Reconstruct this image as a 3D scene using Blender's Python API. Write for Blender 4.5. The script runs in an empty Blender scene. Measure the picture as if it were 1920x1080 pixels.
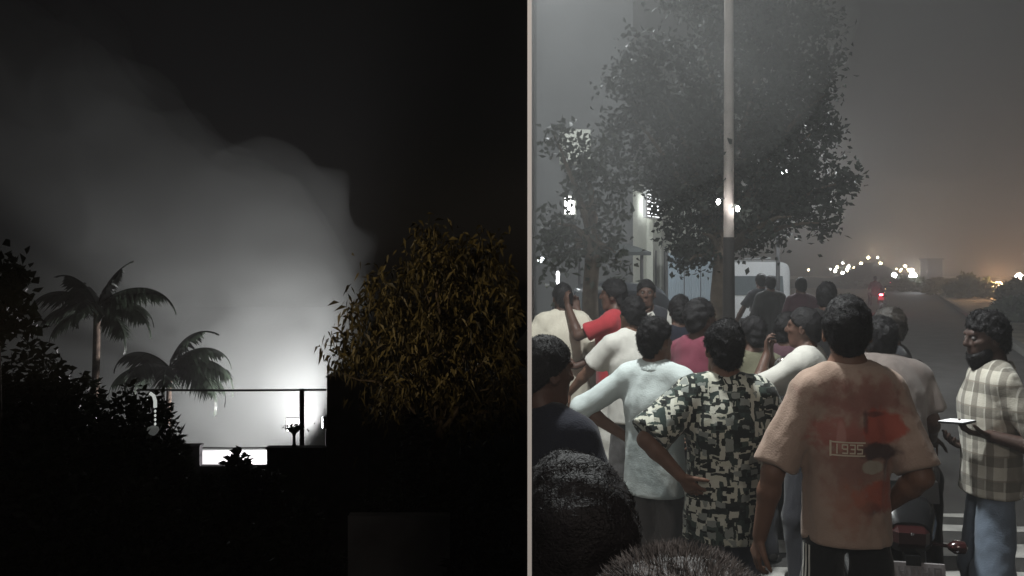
import bpy, math, random
import numpy as np
from mathutils import Vector, Matrix
from mathutils.bvhtree import BVHTree

random.seed(7)
rng = np.random.default_rng(7)
scene = bpy.context.scene
COL = scene.collection
F = 1600.0            # focal length of the photograph in its own pixels (1920 wide)
HZ = 500.0            # row of the horizon
CAMZ = 1.81           # eye height

# ------------------------------------------------------------------ camera
cam_d = bpy.data.cameras.new("camera")
cam = bpy.data.objects.new("camera", cam_d)
COL.objects.link(cam)
cam.location = (0, 0, CAMZ)
cam.rotation_euler = (math.radians(90), 0, 0)
cam_d.sensor_width = 36.0
cam_d.lens = 36.0 * F / 1920.0
cam_d.shift_y = -(540.0 - HZ) / 1920.0
cam_d.clip_start = 0.05
cam_d.clip_end = 2000
scene.camera = cam

# ------------------------------------------------------------------ night sky
world = bpy.data.worlds.new("World")
scene.world = world
world.use_nodes = True
wn = world.node_tree
wn.nodes.clear()
wout = wn.nodes.new("ShaderNodeOutputWorld")
wbg = wn.nodes.new("ShaderNodeBackground")
wsky = wn.nodes.new("ShaderNodeTexSky")
wsky.sky_type = 'NISHITA'
wsky.sun_disc = False
wsky.sun_elevation = math.radians(2)
wsky.sun_rotation = math.radians(200)
whsv = wn.nodes.new("ShaderNodeHueSaturation")
whsv.inputs['Saturation'].default_value = 0.15
wn.links.new(wsky.outputs[0], whsv.inputs['Color'])
wn.links.new(whsv.outputs[0], wbg.inputs[0])
wbg.inputs[1].default_value = 0.0016
wn.links.new(wbg.outputs[0], wout.inputs[0])

# ------------------------------------------------------------------ exposure
scene.view_settings.view_transform = 'Standard'
scene.view_settings.look = 'None'
scene.view_settings.exposure = 0.0
scene.view_settings.gamma = 1.0
scene.view_settings.use_curve_mapping = False
scene.cycles.use_denoising = True
scene.cycles.max_bounces = 5
scene.cycles.diffuse_bounces = 2
scene.cycles.volume_bounces = 0
scene.cycles.sample_clamp_indirect = 4.0
scene.cycles.caustics_reflective = False
scene.cycles.caustics_refractive = False
scene.cycles.volume_max_steps = 256


def P(px, py, y):
    """point of the place seen at photo pixel (px, py), y metres away"""
    return Vector(((px - 960.0) / F * y, y, CAMZ - (py - HZ) / F * y))


def wallx(y):
    return 33.0 / F * y


# ------------------------------------------------------------------ lamps of the place and added lights
def lamp(name, kind, loc, power, col=(1, 1, 1), size=0.15, target=None, cone=None, blend=0.3):
    l = bpy.data.lights.new(name, kind)
    l.energy = power
    l.color = col
    l.shadow_soft_size = size
    o = bpy.data.objects.new(name, l)
    o.location = loc
    if kind == 'SPOT':
        l.spot_size = math.radians(cone)
        l.spot_blend = blend
        d = Vector(target) - Vector(loc)
        o.rotation_euler = d.to_track_quat('-Z', 'Y').to_euler()
    COL.objects.link(o)
    return o

KEY_LOC = Vector((0.80, 14.2, 6.9))
lamp("street_floodlight_lamp", 'POINT', KEY_LOC, 560, (0.93, 0.98, 1.0), 0.10)
lamp("front_fill_light", 'POINT', (0.28, -0.7, 2.75), 72, (1.0, 0.88, 0.78), 0.10)  # added fill behind the camera, also whitens the partition edge
lamp("crowd_floodlight_lamp", 'POINT', (0.36, 3.9, 4.7), 760, (0.96, 1.0, 0.98), 0.10)
FLOOD_LOC = P(606, 790, 31.0)
lamp("yard_floodlight_lamp", 'SPOT', FLOOD_LOC + Vector((-0.08, 0.0, 0.0)), 5000, (1.0, 0.95, 0.985), 0.2, FLOOD_LOC + Vector((-3.0, 0.0, 1.5)), 176, 0.45)
lamp("yard_warm_lamp", 'SPOT', (-9.0, 7.0, 1.0), 2300, (1.0, 0.80, 0.50), 0.2, (-1.9, 18.5, 1.1), 26, 0.9)
lamp("added_pole_light", 'POINT', (4.55, 14.0, 3.25), 480, (0.95, 0.99, 1.0), 0.12)  # added to light the pale building, fence and van

# ------------------------------------------------------------------ helpers
def tag(o, label=None, cat=None, group=None, kind=None):
    if label: o["label"] = label
    if cat: o["category"] = cat
    if group: o["group"] = group
    if kind: o["kind"] = kind
    return o


def empty(name, loc=(0, 0, 0), rz=0.0):
    o = bpy.data.objects.new(name, None)
    o.empty_display_size = 0.1
    o.location = loc
    o.rotation_euler = (0, 0, rz)
    COL.objects.link(o)
    return o


def add_mesh(name, verts, faces, material, parent=None, smooth=False):
    me = bpy.data.meshes.new(name)
    verts = np.asarray(verts, dtype=np.float32)
    if isinstance(faces, np.ndarray):
        n, k = faces.shape
        me.vertices.add(len(verts))
        me.vertices.foreach_set("co", verts.ravel())
        me.loops.add(n * k)
        me.loops.foreach_set("vertex_index", faces.astype(np.int32).ravel())
        me.polygons.add(n)
        me.polygons.foreach_set("loop_start", np.arange(0, n * k, k, dtype=np.int32))
        me.update(calc_edges=True)
        me.validate()
    else:
        me.from_pydata([tuple(map(float, v)) for v in verts], [], faces)
        me.update()
    if smooth:
        me.polygons.foreach_set("use_smooth", np.ones(len(me.polygons), dtype=bool))
    if material:
        me.materials.append(material)
    o = bpy.data.objects.new(name, me)
    COL.objects.link(o)
    if parent is not None:
        o.parent = parent
    return o


class MB:
    """collects boxes, tubes, lathes, prisms; build() links them as one mesh"""
    def __init__(s):
        s.v = []; s.f = []

    def _add(s, vs, fs):
        b = len(s.v)
        s.v += [tuple(v) for v in vs]
        s.f += [tuple(i + b for i in f) for f in fs]
        return s

    def box(s, c, d, rot=None, bev=0.0):
        x, y, z = d[0] / 2, d[1] / 2, d[2] / 2
        if bev > 0:
            b = min(bev, x * .9, y * .9, z * .9)
            vs = []
            for sz in (-1, 1):
                for sx, sy in ((-1, -1), (1, -1), (1, 1), (-1, 1)):
                    vs.append((sx * x, sy * (y - b), sz * (z - b)))
                    vs.append((sx * (x - b), sy * y, sz * (z - b)))
                    vs.append((sx * (x - b), sy * (y - b), sz * z))
            import itertools
            # convex hull by hand is long; let bmesh do it
            import bmesh
            bm = bmesh.new()
            bv = [bm.verts.new(v) for v in vs]
            r = bmesh.ops.convex_hull(bm, input=bv)
            bm.verts.index_update()
            vs = [v.co.copy() for v in bm.verts]
            fs = [tuple(v.index for v in f.verts) for f in bm.faces]
            bm.free()
        else:
            vs = [Vector((a, b, c_)) for a in (-x, x) for b in (-y, y) for c_ in (-z, z)]
            fs = [(0, 1, 3, 2), (4, 6, 7, 5), (0, 4, 5, 1), (2, 3, 7, 6), (0, 2, 6, 4), (1, 5, 7, 3)]
        c = Vector(c)
        vs = [(rot @ Vector(v) if rot else Vector(v)) + c for v in vs]
        return s._add(vs, fs)

    def tube(s, pts, r, n=10, cap=True):
        pts = [Vector(p) for p in pts]
        rs = r if isinstance(r, (list, tuple)) else [r] * len(pts)
        vs = []; fs = []
        up = Vector((0.13, 0.29, 0.95)).normalized()
        for i, p in enumerate(pts):
            d = (pts[min(i + 1, len(pts) - 1)] - pts[max(i - 1, 0)]).normalized()
            if abs(d.dot(up)) > .97:
                u = d.cross(Vector((1, 0, 0))).normalized()
            else:
                u = d.cross(up).normalized()
            w = d.cross(u)
            for k in range(n):
                a = 2 * math.pi * k / n
                vs.append(p + (u * math.cos(a) + w * math.sin(a)) * rs[i])
        for i in range(len(pts) - 1):
            for k in range(n):
                a = i * n + k; b = i * n + (k + 1) % n
                fs.append((a, b, b + n, a + n))
        if cap:
            fs.append(tuple(range(n - 1, -1, -1)))
            fs.append(tuple(range((len(pts) - 1) * n, len(pts) * n)))
        return s._add(vs, fs)

    def lathe(s, prof, c=(0, 0, 0), n=24, axis='Z'):
        vs = []; fs = []
        for r, h in prof:
            for k in range(n):
                a = 2 * math.pi * k / n
                x, y = r * math.cos(a), r * math.sin(a)
                v = (x, y, h) if axis == 'Z' else ((h, x, y) if axis == 'X' else (y, h, x))
                vs.append(Vector(v) + Vector(c))
        for i in range(len(prof) - 1):
            for k in range(n):
                a = i * n + k; b = i * n + (k + 1) % n
                fs.append((a, b, b + n, a + n))
        fs.append(tuple(range(n - 1, -1, -1)))
        fs.append(tuple(range((len(prof) - 1) * n, len(prof) * n)))
        return s._add(vs, fs)

    def torus(s, c, R, r, axis='X', n=36, m=10):
        vs = []; fs = []
        for i in range(n):
            a = 2 * math.pi * i / n
            for j in range(m):
                b = 2 * math.pi * j / m
                q = R + r * math.cos(b)
                p = (q * math.cos(a), q * math.sin(a), r * math.sin(b))
                if axis == 'X':
                    p = (p[2], p[0], p[1])
                elif axis == 'Y':
                    p = (p[1], p[2], p[0])
                vs.append(Vector(p) + Vector(c))
        for i in range(n):
            for j in range(m):
                fs.append((i * m + j, ((i + 1) % n) * m + j, ((i + 1) % n) * m + (j + 1) % m, i * m + (j + 1) % m))
        return s._add(vs, fs)

    def prism(s, poly, axis, a, b):
        """closed polygon (2D list) extruded along axis from a to b"""
        n = len(poly)
        def mk(p, t):
            return {'X': (t, p[0], p[1]), 'Y': (p[0], t, p[1]), 'Z': (p[0], p[1], t)}[axis]
        vs = [mk(p, a) for p in poly] + [mk(p, b) for p in poly]
        fs = [tuple(range(n - 1, -1, -1)), tuple(range(n, 2 * n))]
        fs += [(i, (i + 1) % n, n + (i + 1) % n, n + i) for i in range(n)]
        return s._add(vs, fs)

    def build(s, name, material, parent=None, smooth=False):
        o = add_mesh(name, s.v, s.f, material, parent, smooth)
        import bmesh
        bm = bmesh.new(); bm.from_mesh(o.data)
        bmesh.ops.recalc_face_normals(bm, faces=bm.faces)
        bm.to_mesh(o.data); bm.free()
        if smooth:
            try:
                o.data.set_sharp_from_angle(angle=math.radians(40))
            except Exception:
                pass
        return o


# ------------------------------------------------------------------ materials
def mat(name, col, rough=0.8, var=0.18, scale=6.0, bump=0.0, bscale=60.0, spec=0.3, metal=0.0, sss=0.0, sheen=0.0):
    m = bpy.data.materials.new(name)
    m.use_nodes = True
    nt = m.node_tree
    b = nt.nodes["Principled BSDF"]
    b.inputs["Roughness"].default_value = rough
    b.inputs["Specular IOR Level"].default_value = spec
    b.inputs["Metallic"].default_value = metal
    if sheen:
        b.inputs["Sheen Weight"].default_value = sheen
    tc = nt.nodes.new("ShaderNodeTexCoord")
    n = nt.nodes.new("ShaderNodeTexNoise")
    n.inputs["Scale"].default_value = scale
    n.inputs["Detail"].default_value = 5
    nt.links.new(tc.outputs["Object"], n.inputs["Vector"])
    r = nt.nodes.new("ShaderNodeValToRGB")
    r.color_ramp.elements[0].position = 0.3
    r.color_ramp.elements[1].position = 0.7
    r.color_ramp.elements[0].color = [max(0, c * (1 - var)) for c in col[:3]] + [1]
    r.color_ramp.elements[1].color = [min(1, c * (1 + var)) for c in col[:3]] + [1]
    nt.links.new(n.outputs["Fac"], r.inputs[0])
    nt.links.new(r.outputs[0], b.inputs["Base Color"])
    m["ramp"] = r.name
    if bump:
        n2 = nt.nodes.new("ShaderNodeTexNoise")
        n2.inputs["Scale"].default_value = bscale
        n2.inputs["Detail"].default_value = 4
        nt.links.new(tc.outputs["Object"], n2.inputs["Vector"])
        bp = nt.nodes.new("ShaderNodeBump")
        bp.inputs["Strength"].default_value = bump
        bp.inputs["Distance"].default_value = 0.01
        nt.links.new(n2.outputs["Fac"], bp.inputs["Height"])
        nt.links.new(bp.outputs[0], b.inputs["Normal"])
    return m


def emit(name, col, strength, sample=False):
    m = bpy.data.materials.new(name)
    m.use_nodes = True
    nt = m.node_tree
    b = nt.nodes["Principled BSDF"]
    b.inputs["Base Color"].default_value = (*[min(.8, c) for c in col], 1)
    b.inputs["Emission Color"].default_value = (*col, 1)
    b.inputs["Emission Strength"].default_value = strength
    if not sample:
        m.cycles.emission_sampling = 'NONE'
    return m


def leaf_mat(name, col, var=0.5, rough=0.45, trans=0.25, spec=0.4):
    m = bpy.data.materials.new(name)
    m.use_nodes = True
    nt = m.node_tree
    b = nt.nodes["Principled BSDF"]
    b.inputs["Roughness"].default_value = rough
    b.inputs["Specular IOR Level"].default_value = spec
    g = nt.nodes.new("ShaderNodeNewGeometry")
    r = nt.nodes.new("ShaderNodeValToRGB")
    r.color_ramp.elements[0].color = [c * (1 - var) for c in col] + [1]
    r.color_ramp.elements[1].color = [c * (1 + var) for c in col] + [1]
    nt.links.new(g.outputs["Random Per Island"], r.inputs[0])
    nt.links.new(r.outputs[0], b.inputs["Base Color"])
    t = nt.nodes.new("ShaderNodeBsdfTranslucent")
    nt.links.new(r.outputs[0], t.inputs[0])
    mx = nt.nodes.new("ShaderNodeMixShader")
    mx.inputs[0].default_value = trans
    out = nt.nodes["Material Output"]
    nt.links.new(b.outputs[0], mx.inputs[1])
    nt.links.new(t.outputs[0], mx.inputs[2])
    nt.links.new(mx.outputs[0], out.inputs[0])
    return m


def volume(name, density, col=(0.9, 0.9, 0.9), aniso=0.0):
    m = bpy.data.materials.new(name)
    m.use_nodes = True
    nt = m.node_tree
    nt.nodes.clear()
    out = nt.nodes.new("ShaderNodeOutputMaterial")
    v = nt.nodes.new("ShaderNodeVolumePrincipled")
    v.inputs["Color"].default_value = (*col, 1)
    v.inputs["Density"].default_value = density
    v.inputs["Anisotropy"].default_value = aniso
    nt.links.new(v.outputs[0], out.inputs["Volume"])
    return m

# ------------------------------------------------------------------ solid modelling on a distance grid
def rotm(yaw=0.0, pitch=0.0, roll=0.0):
    return np.array(Matrix.Rotation(yaw, 3, 'Z') @ Matrix.Rotation(pitch, 3, 'X') @ Matrix.Rotation(roll, 3, 'Y'))


class Solid:
    def __init__(s, lo, hi, h):
        s.lo = np.array(lo, dtype=np.float64); s.h = h
        n = np.ceil((np.array(hi) - s.lo) / h).astype(int) + 2
        s.ax = [s.lo[i] + h * np.arange(n[i]) for i in range(3)]
        s.D = np.full(n, 1.0, dtype=np.float32)

    def _sub(s, lo, hi, m):
        sl = []
        for i in range(3):
            a = int(np.floor((lo[i] - m - s.lo[i]) / s.h)); b = int(np.ceil((hi[i] + m - s.lo[i]) / s.h)) + 1
            a = max(0, a); b = min(s.D.shape[i], b)
            if b <= a:
                return None
            sl.append(slice(a, b))
        return tuple(sl)

    def _xyz(s, sl):
        return (s.ax[0][sl[0]][:, None, None], s.ax[1][sl[1]][None, :, None], s.ax[2][sl[2]][None, None, :])

    def _join(s, sl, d, k):
        a = s.D[sl]
        if k > 0:
            h = np.maximum(k - np.abs(a - d), 0) / k
            s.D[sl] = np.minimum(a, d) - h * h * k * 0.25
        else:
            s.D[sl] = np.minimum(a, d)

    def cap(s, a, b, ra, rb=None, k=0.02, flat=None):
        """tapered capsule; flat=(sx,sy,sz) squeezes the distance metric"""
        rb = ra if rb is None else rb
        a = np.array(a, dtype=float); b = np.array(b, dtype=float)
        f = np.array(flat if flat is not None else (1, 1, 1), dtype=float)
        R = max(ra, rb) / f.min()
        sl = s._sub(np.minimum(a, b) - R, np.maximum(a, b) + R, k + 3 * s.h)
        if sl is None:
            return s
        x, y, z = s._xyz(sl)
        ab = b - a
        L = (ab * f) @ (ab * f) + 1e-12
        px, py, pz = (x - a[0]) * f[0], (y - a[1]) * f[1], (z - a[2]) * f[2]
        w = ab * f
        t = np.clip((px * w[0] + py * w[1] + pz * w[2]) / L, 0, 1)
        d = np.sqrt((px - t * w[0]) ** 2 + (py - t * w[1]) ** 2 + (pz - t * w[2]) ** 2) - (ra + (rb - ra) * t)
        s._join(sl, (d / max(1.0, f.max() * 0.8)).astype(np.float32), k)
        return s

    def _ell(s, sl, c, r, R):
        x, y, z = s._xyz(sl)
        px, py, pz = x - c[0], y - c[1], z - c[2]
        if R is not None:
            Ri = R.T
            px, py, pz = (Ri[0, 0] * px + Ri[0, 1] * py + Ri[0, 2] * pz,
                          Ri[1, 0] * px + Ri[1, 1] * py + Ri[1, 2] * pz,
                          Ri[2, 0] * px + Ri[2, 1] * py + Ri[2, 2] * pz)
        k0 = np.sqrt((px / r[0]) ** 2 + (py / r[1]) ** 2 + (pz / r[2]) ** 2)
        k1 = np.sqrt((px / r[0] ** 2) ** 2 + (py / r[1] ** 2) ** 2 + (pz / r[2] ** 2) ** 2) + 1e-6
        return (k0 * (k0 - 1.0) / k1).astype(np.float32)

    def ell(s, c, r, R=None, k=0.02):
        c = np.array(c, dtype=float); m = max(r)
        sl = s._sub(c - m, c + m, k + 3 * s.h)
        if sl is not None:
            s._join(sl, s._ell(sl, c, r, R), k)
        return s

    def carve(s, c, r, R=None, k=0.01):
        c = np.array(c, dtype=float); m = max(r)
        sl = s._sub(c - m, c + m, k + 3 * s.h)
        if sl is None:
            return s
        d = -s._ell(sl, c, r, R)
        a = s.D[sl]
        h = np.maximum(k - np.abs(a - d), 0) / k
        s.D[sl] = np.maximum(a, d) + h * h * k * 0.25
        return s

    def cut(s, p, n, rnd=0.006):
        """remove what lies on the n side of the plane through p"""
        n = np.array(n, dtype=float); n /= np.linalg.norm(n)
        x, y, z = s.ax[0][:, None, None], s.ax[1][None, :, None], s.ax[2][None, None, :]
        d = ((x - p[0]) * n[0] + (y - p[1]) * n[1] + (z - p[2]) * n[2]).astype(np.float32)
        h = np.maximum(rnd - np.abs(s.D - d), 0) / rnd
        s.D = np.maximum(s.D, d) + h * h * rnd * 0.25
        return s

    def wrinkle(s, amp, freq=22.0, seed=0, stretch=(1, 1, 0.6), band=0.05):
        r = np.random.default_rng(seed)
        idx = np.nonzero(np.abs(s.D) < band)
        p = np.stack([s.ax[i][idx[i]] for i in range(3)], 1) * np.array(stretch)
        v = np.zeros(len(p)); wsum = 0
        for o in range(5):
            f = freq * (1.55 ** o) * 0.6
            k = r.normal(size=3); k *= f / np.linalg.norm(k)
            k2 = r.normal(size=3); k2 *= f * 0.7 / np.linalg.norm(k2)
            w = 0.66 ** o
            v += w * np.sin(p @ k + r.uniform(0, 6) + 1.7 * np.sin(p @ k2 + r.uniform(0, 6)))
            wsum += w
        s.D[idx] += (amp * v / wsum).astype(np.float32)
        return s

    def mesh(s):
        D = s.D
        D[0] = np.maximum(D[0], .01); D[-1] = np.maximum(D[-1], .01)
        D[:, 0] = np.maximum(D[:, 0], .01); D[:, -1] = np.maximum(D[:, -1], .01)
        D[:, :, 0] = np.maximum(D[:, :, 0], .01); D[:, :, -1] = np.maximum(D[:, :, -1], .01)
        S = D < 0
        nx, ny, nz = D.shape
        cnt = np.zeros((nx - 1, ny - 1, nz - 1), dtype=np.int8)
        cor = [(i, j, k) for i in (0, 1) for j in (0, 1) for k in (0, 1)]
        for i, j, k in cor:
            cnt += S[i:nx - 1 + i, j:ny - 1 + j, k:nz - 1 + k]
        act = (cnt > 0) & (cnt < 8)
        I = np.nonzero(act)
        n = len(I[0])
        vid = np.full(act.shape, -1, dtype=np.int64)
        vid[I] = np.arange(n)
        vals = np.stack([D[I[0] + i, I[1] + j, I[2] + k] for i, j, k in cor], 1)
        acc = np.zeros((n, 3)); c = np.zeros(n)
        C = np.array(cor, dtype=float)
        for a in range(8):
            for b in range(a + 1, 8):
                if np.abs(C[a] - C[b]).sum() != 1:
                    continue
                m = (vals[:, a] < 0) != (vals[:, b] < 0)
                t = vals[m, a] / (vals[m, a] - vals[m, b])
                acc[m] += C[a] + (C[b] - C[a]) * t[:, None]
                c[m] += 1
        V = s.lo + s.h * (np.stack(I, 1) + acc / c[:, None])
        Fs = []
        # x edges
        def quads(ch, inside, q):
            f = np.stack(q, 1)
            f[~inside] = f[~inside][:, ::-1]
            return f
        e = S[:-1, 1:-1, 1:-1] != S[1:, 1:-1, 1:-1]
        i, j, k = np.nonzero(e); j = j + 1; k = k + 1
        Fs.append(quads(e, S[i, j, k], [vid[i, j - 1, k - 1], vid[i, j, k - 1], vid[i, j, k], vid[i, j - 1, k]]))
        e = S[1:-1, :-1, 1:-1] != S[1:-1, 1:, 1:-1]
        i, j, k = np.nonzero(e); i = i + 1; k = k + 1
        Fs.append(quads(e, S[i, j, k], [vid[i - 1, j, k - 1], vid[i - 1, j, k], vid[i, j, k], vid[i, j, k - 1]]))
        e = S[1:-1, 1:-1, :-1] != S[1:-1, 1:-1, 1:]
        i, j, k = np.nonzero(e); i = i + 1; j = j + 1
        Fs.append(quads(e, S[i, j, k], [vid[i - 1, j - 1, k], vid[i, j - 1, k], vid[i, j, k], vid[i - 1, j, k]]))
        return V, np.concatenate(Fs)

# ================================================================== SETTING
M_dirt = mat("dusty_ground", (0.27, 0.235, 0.17), 0.95, 0.35, 1.3, 0.5, 14)
M_asphalt = mat("asphalt", (0.056, 0.054, 0.052), 0.78, 0.35, 2.2, 0.6, 90, spec=0.35)
M_dark_soil = mat("dark_soil", (0.05, 0.045, 0.035), 0.95, 0.4, 0.8, 0.6, 6)
M_kerb = mat("kerb_concrete", (0.20, 0.195, 0.18), 0.9, 0.2, 3, 0.3, 40)
M_white_wall = mat("white_paint_panel", (0.86, 0.86, 0.86), 0.6, 0.02, 2)
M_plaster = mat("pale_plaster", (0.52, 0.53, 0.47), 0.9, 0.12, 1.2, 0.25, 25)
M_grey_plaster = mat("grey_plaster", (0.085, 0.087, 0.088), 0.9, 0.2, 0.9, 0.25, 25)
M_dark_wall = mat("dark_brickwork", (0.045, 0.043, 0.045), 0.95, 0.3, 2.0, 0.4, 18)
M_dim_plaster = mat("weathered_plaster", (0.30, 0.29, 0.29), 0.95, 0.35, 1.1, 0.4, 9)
M_bark = mat("bark", (0.10, 0.078, 0.06), 0.95, 0.4, 7, 0.9, 22)
M_pole = mat("pole_concrete", (0.47, 0.42, 0.39), 0.85, 0.15, 3, 0.2, 40)
M_pole_dark = mat("pole_dark", (0.03, 0.026, 0.026), 0.7, 0.2, 4)
M_steel = mat("painted_steel", (0.05, 0.05, 0.052), 0.5, 0.15, 4, metal=0.3)
M_sheet = mat("blue_white_sheet", (0.33, 0.40, 0.46), 0.6, 0.1, 2, 0.1, 20)
M_canopy = mat("dark_awning", (0.035, 0.04, 0.04), 0.8, 0.2, 3)
M_hill = mat("hill_scrub", (0.05, 0.05, 0.035), 0.95, 0.4, 0.3, 0.6, 2)
M_leaf_street = leaf_mat("street_leaf", (0.026, 0.031, 0.026), 0.5, 0.62, 0.12, 0.2)
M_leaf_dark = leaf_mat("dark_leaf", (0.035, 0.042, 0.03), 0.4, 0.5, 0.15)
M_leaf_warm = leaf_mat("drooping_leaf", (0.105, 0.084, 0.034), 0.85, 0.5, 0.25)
M_leaf_palm = leaf_mat("palm_leaf", (0.035, 0.050, 0.034), 0.35, 0.5, 0.2)
M_leaf_hedge = leaf_mat("hedge_leaf", (0.06, 0.075, 0.04), 0.4, 0.6, 0.2)

GX0, GX1, GY0, GY1 = -70.0, 120.0, -14.0, 165.0
LOW = -6.0
EPS = 0.0025

# ground: the street level and the low yard, one sheet with a step under the added partition
def ground():
    vs = []; fs = []
    ys = [GY0, 0.0, 0.9] + [6.0 + 8 * i for i in range(19)] + [GY1]
    ys = sorted(set(min(y, GY1) for y in ys))
    for y in ys:
        w = wallx(y) if y > 0 else 0.0
        vs += [(GX0, y, LOW), (w - .0005, y, LOW), (w + .0005, y, 0.0), (GX1, y, 0.0)]
    for i in range(len(ys) - 1):
        a = 4 * i; b = a + 4
        fs += [(a, a + 1, b + 1, b), (a + 1, a + 2, b + 2, b + 1), (a + 2, a + 3, b + 3, b + 2)]
    o = add_mesh("ground", vs, fs, M_dirt)
    o.data.materials.append(M_dark_soil)
    for p in o.data.polygons:
        if p.center.z < -1:
            p.material_index = 1
    return tag(o, kind="structure")
ground()

def road_l(y): return 0.45 * y - 1.6
def road_r(y): return 0.45 * y + 2.56
vs = []; fs = []
for y in (-13, -4, 0, 4, 12, 24, 45, 80, 150):
    vs += [(max(road_l(y), (wallx(y) if y > 0 else 0) + .01), y, .004), (road_r(y), y, .004)]
for i in range(8):
    fs.append((2 * i, 2 * i + 1, 2 * i + 3, 2 * i + 2))
tag(add_mesh("road", vs, fs, M_asphalt), kind="structure")
kb = MB()
for i in range(60):
    y0 = -8 + i * 1.6; y1 = y0 + 1.575
    a, b = road_r(y0), road_r(y1)
    vs = [(a + .01, y0, .002), (a + .22, y0, .002), (b + .22, y1, .002), (b + .01, y1, .002),
          (a + .02, y0, .13), (a + .22, y0, .13), (b + .22, y1, .13), (b + .02, y1, .13)]
    add_mesh("kerb_stone" if False else "kerb", vs, [(3, 2, 1, 0), (4, 5, 6, 7), (0, 1, 5, 4), (1, 2, 6, 5), (2, 3, 7, 6), (3, 0, 4, 7)], M_kerb)["kind"] = "structure"
vs = []; fs = []
for y in (-8, 4, 12, 24, 45, 80):
    vs += [(road_r(y) + .26, y, .06), (road_r(y) + 2.2, y, .08)]
for i in range(5):
    fs.append((2 * i, 2 * i + 1, 2 * i + 3, 2 * i + 2))
tag(add_mesh("pavement", vs, fs, M_dirt), kind="structure")

# pale strips painting the lit gaps between shadows on the road
M_light_gap = mat("painted_light_gap", (0.50, 0.485, 0.46), .85, .3, 5, .3, 60)
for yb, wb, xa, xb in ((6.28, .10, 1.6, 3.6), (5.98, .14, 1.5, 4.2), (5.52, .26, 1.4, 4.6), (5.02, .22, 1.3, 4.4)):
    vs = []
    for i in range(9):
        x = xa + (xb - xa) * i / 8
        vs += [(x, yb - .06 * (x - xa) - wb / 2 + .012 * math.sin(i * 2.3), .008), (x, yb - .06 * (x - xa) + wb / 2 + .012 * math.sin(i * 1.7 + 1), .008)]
    tag(add_mesh("light_gap_strip", vs, [(2 * i, 2 * i + 2, 2 * i + 3, 2 * i + 1) for i in range(8)], M_light_gap), kind="structure")

# hill beyond the road
vs = []; fs = []
n = 40; mrow = 12
for i in range(n + 1):
    for j in range(mrow + 1):
        px = 1480 + (2000 - 1480) * i / n
        y = 72 + 30 * j / mrow
        h = 1.3 * math.sin(math.pi * min(1, max(0, j / mrow))) * (0.35 + math.exp(-((px - 1640) / 70) ** 2) * 1.25) + .25 * math.sin(i * .7) * (j > 0)
        vs.append(((px - 960) / F * y, y, max(h, -.05 if j else -.1)))
for i in range(n):
    for j in range(mrow):
        a = i * (mrow + 1) + j
        fs.append((a, a + mrow + 1, a + mrow + 2, a + 1))
tag(add_mesh("hill", vs, fs, M_hill, smooth=True), kind="structure")

# added partition between yard and street, put in to divide them and block light
pw = empty("added_partition", (wallx(1.0), 1.0, LOW))
tag(pw, "tall thin white partition added to keep street light off the dark yard", "wall")
th = 8.0 / F / 2
vs = []
y0, y1 = 1.0, 62.0
for z in (LOW - .3, 11.0):
    vs += [(wallx(y0) - th, y0, z), (wallx(y0) + th, y0, z), (wallx(y1) + th, y1, z), (wallx(y1) - th, y1, z)]
vs = [(x - pw.location.x, y - pw.location.y, z - pw.location.z) for x, y, z in vs]
add_mesh("wall_panel", vs, [(3, 2, 1, 0), (4, 5, 6, 7), (0, 1, 5, 4), (1, 2, 6, 5), (2, 3, 7, 6), (3, 0, 4, 7)], M_white_wall, pw)

# ------------------------------------------------------------------ air and smoke
hz = MB().box(((GX0 + GX1) / 2, (GY0 + GY1) / 2, 5.0), (GX1 - GX0 + 4, GY1 - GY0 + 4, 24.0)).build("haze", volume("haze_air", 0.0022))
tag(hz, kind="stuff")

def smoke_box():
    vs = []
    for z in (-0.5, 13.0):
        vs += [(wallx(1.06), 1.06, z), (60, 1.06, z), (60, 120, z), (wallx(60), 60, z)]
    # stays against the added partition, which closes its side
    o = add_mesh("smoke", vs, [(3, 2, 1, 0), (4, 5, 6, 7), (0, 1, 5, 4), (1, 2, 6, 5), (2, 3, 7, 6), (3, 0, 4, 7)], volume("street_smoke", 0.0074, (.93, .93, .94)))
    return tag(o, kind="stuff")
smoke_box()

def plume(blobs, Y, dy, h, scale, dens, seed, name, kk=1.0, floor=LOW - .2, xmin=None, top=15.0):
    py_left = xmin is None
    k = Y / F
    c = [(P(px, py, Y + oy), r * k * scale) for px, py, r, oy in blobs]
    lo = np.min([np.array(p) - r for p, r in c], 0) - 1.2
    hi = np.max([np.array(p) + r for p, r in c], 0) + 1.2
    lo[2] = max(lo[2], floor); hi[2] = min(hi[2], top); lo[1] = max(lo[1], Y - dy)
    S = Solid(lo, hi, h)
    for p, r in c:
        S.ell(p, (r, r * .62, r), k=2.2 * kk)
    S.wrinkle(.8 * kk, 0.8 / kk, seed, (1, 1, 1), band=2.5)
    S.wrinkle(.40 * kk, 2.2 / kk, seed + 1, (1, 1, 1), band=1.5)
    V, Q = S.mesh()
    if xmin is not None:
        V[:, 0] = np.maximum(V[:, 0], wallx(V[:, 1]) + .01)
    o = add_mesh(name, V, Q, volume(name + "_density", dens, (.865, .93, .885) if py_left else (.92, .93, .93)), smooth=True)
    return tag(o, kind="stuff")
BL = [(600, 660, 105, 0), (540, 540, 130, 1), (480, 410, 105, 1), (390, 430, 120, 0), (300, 430, 160, 1), (200, 330, 160, 1),
      (100, 220, 160, 0), (0, 150, 160, 1), (-140, 120, 190, 0), (250, 620, 200, 1), (400, 650, 160, 0), (100, 560, 250, 1),
      (-100, 450, 300, 1), (560, 760, 100, 0), (300, 780, 170, 0), (450, 800, 120, 0), (640, 600, 60, 0)]
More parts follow.
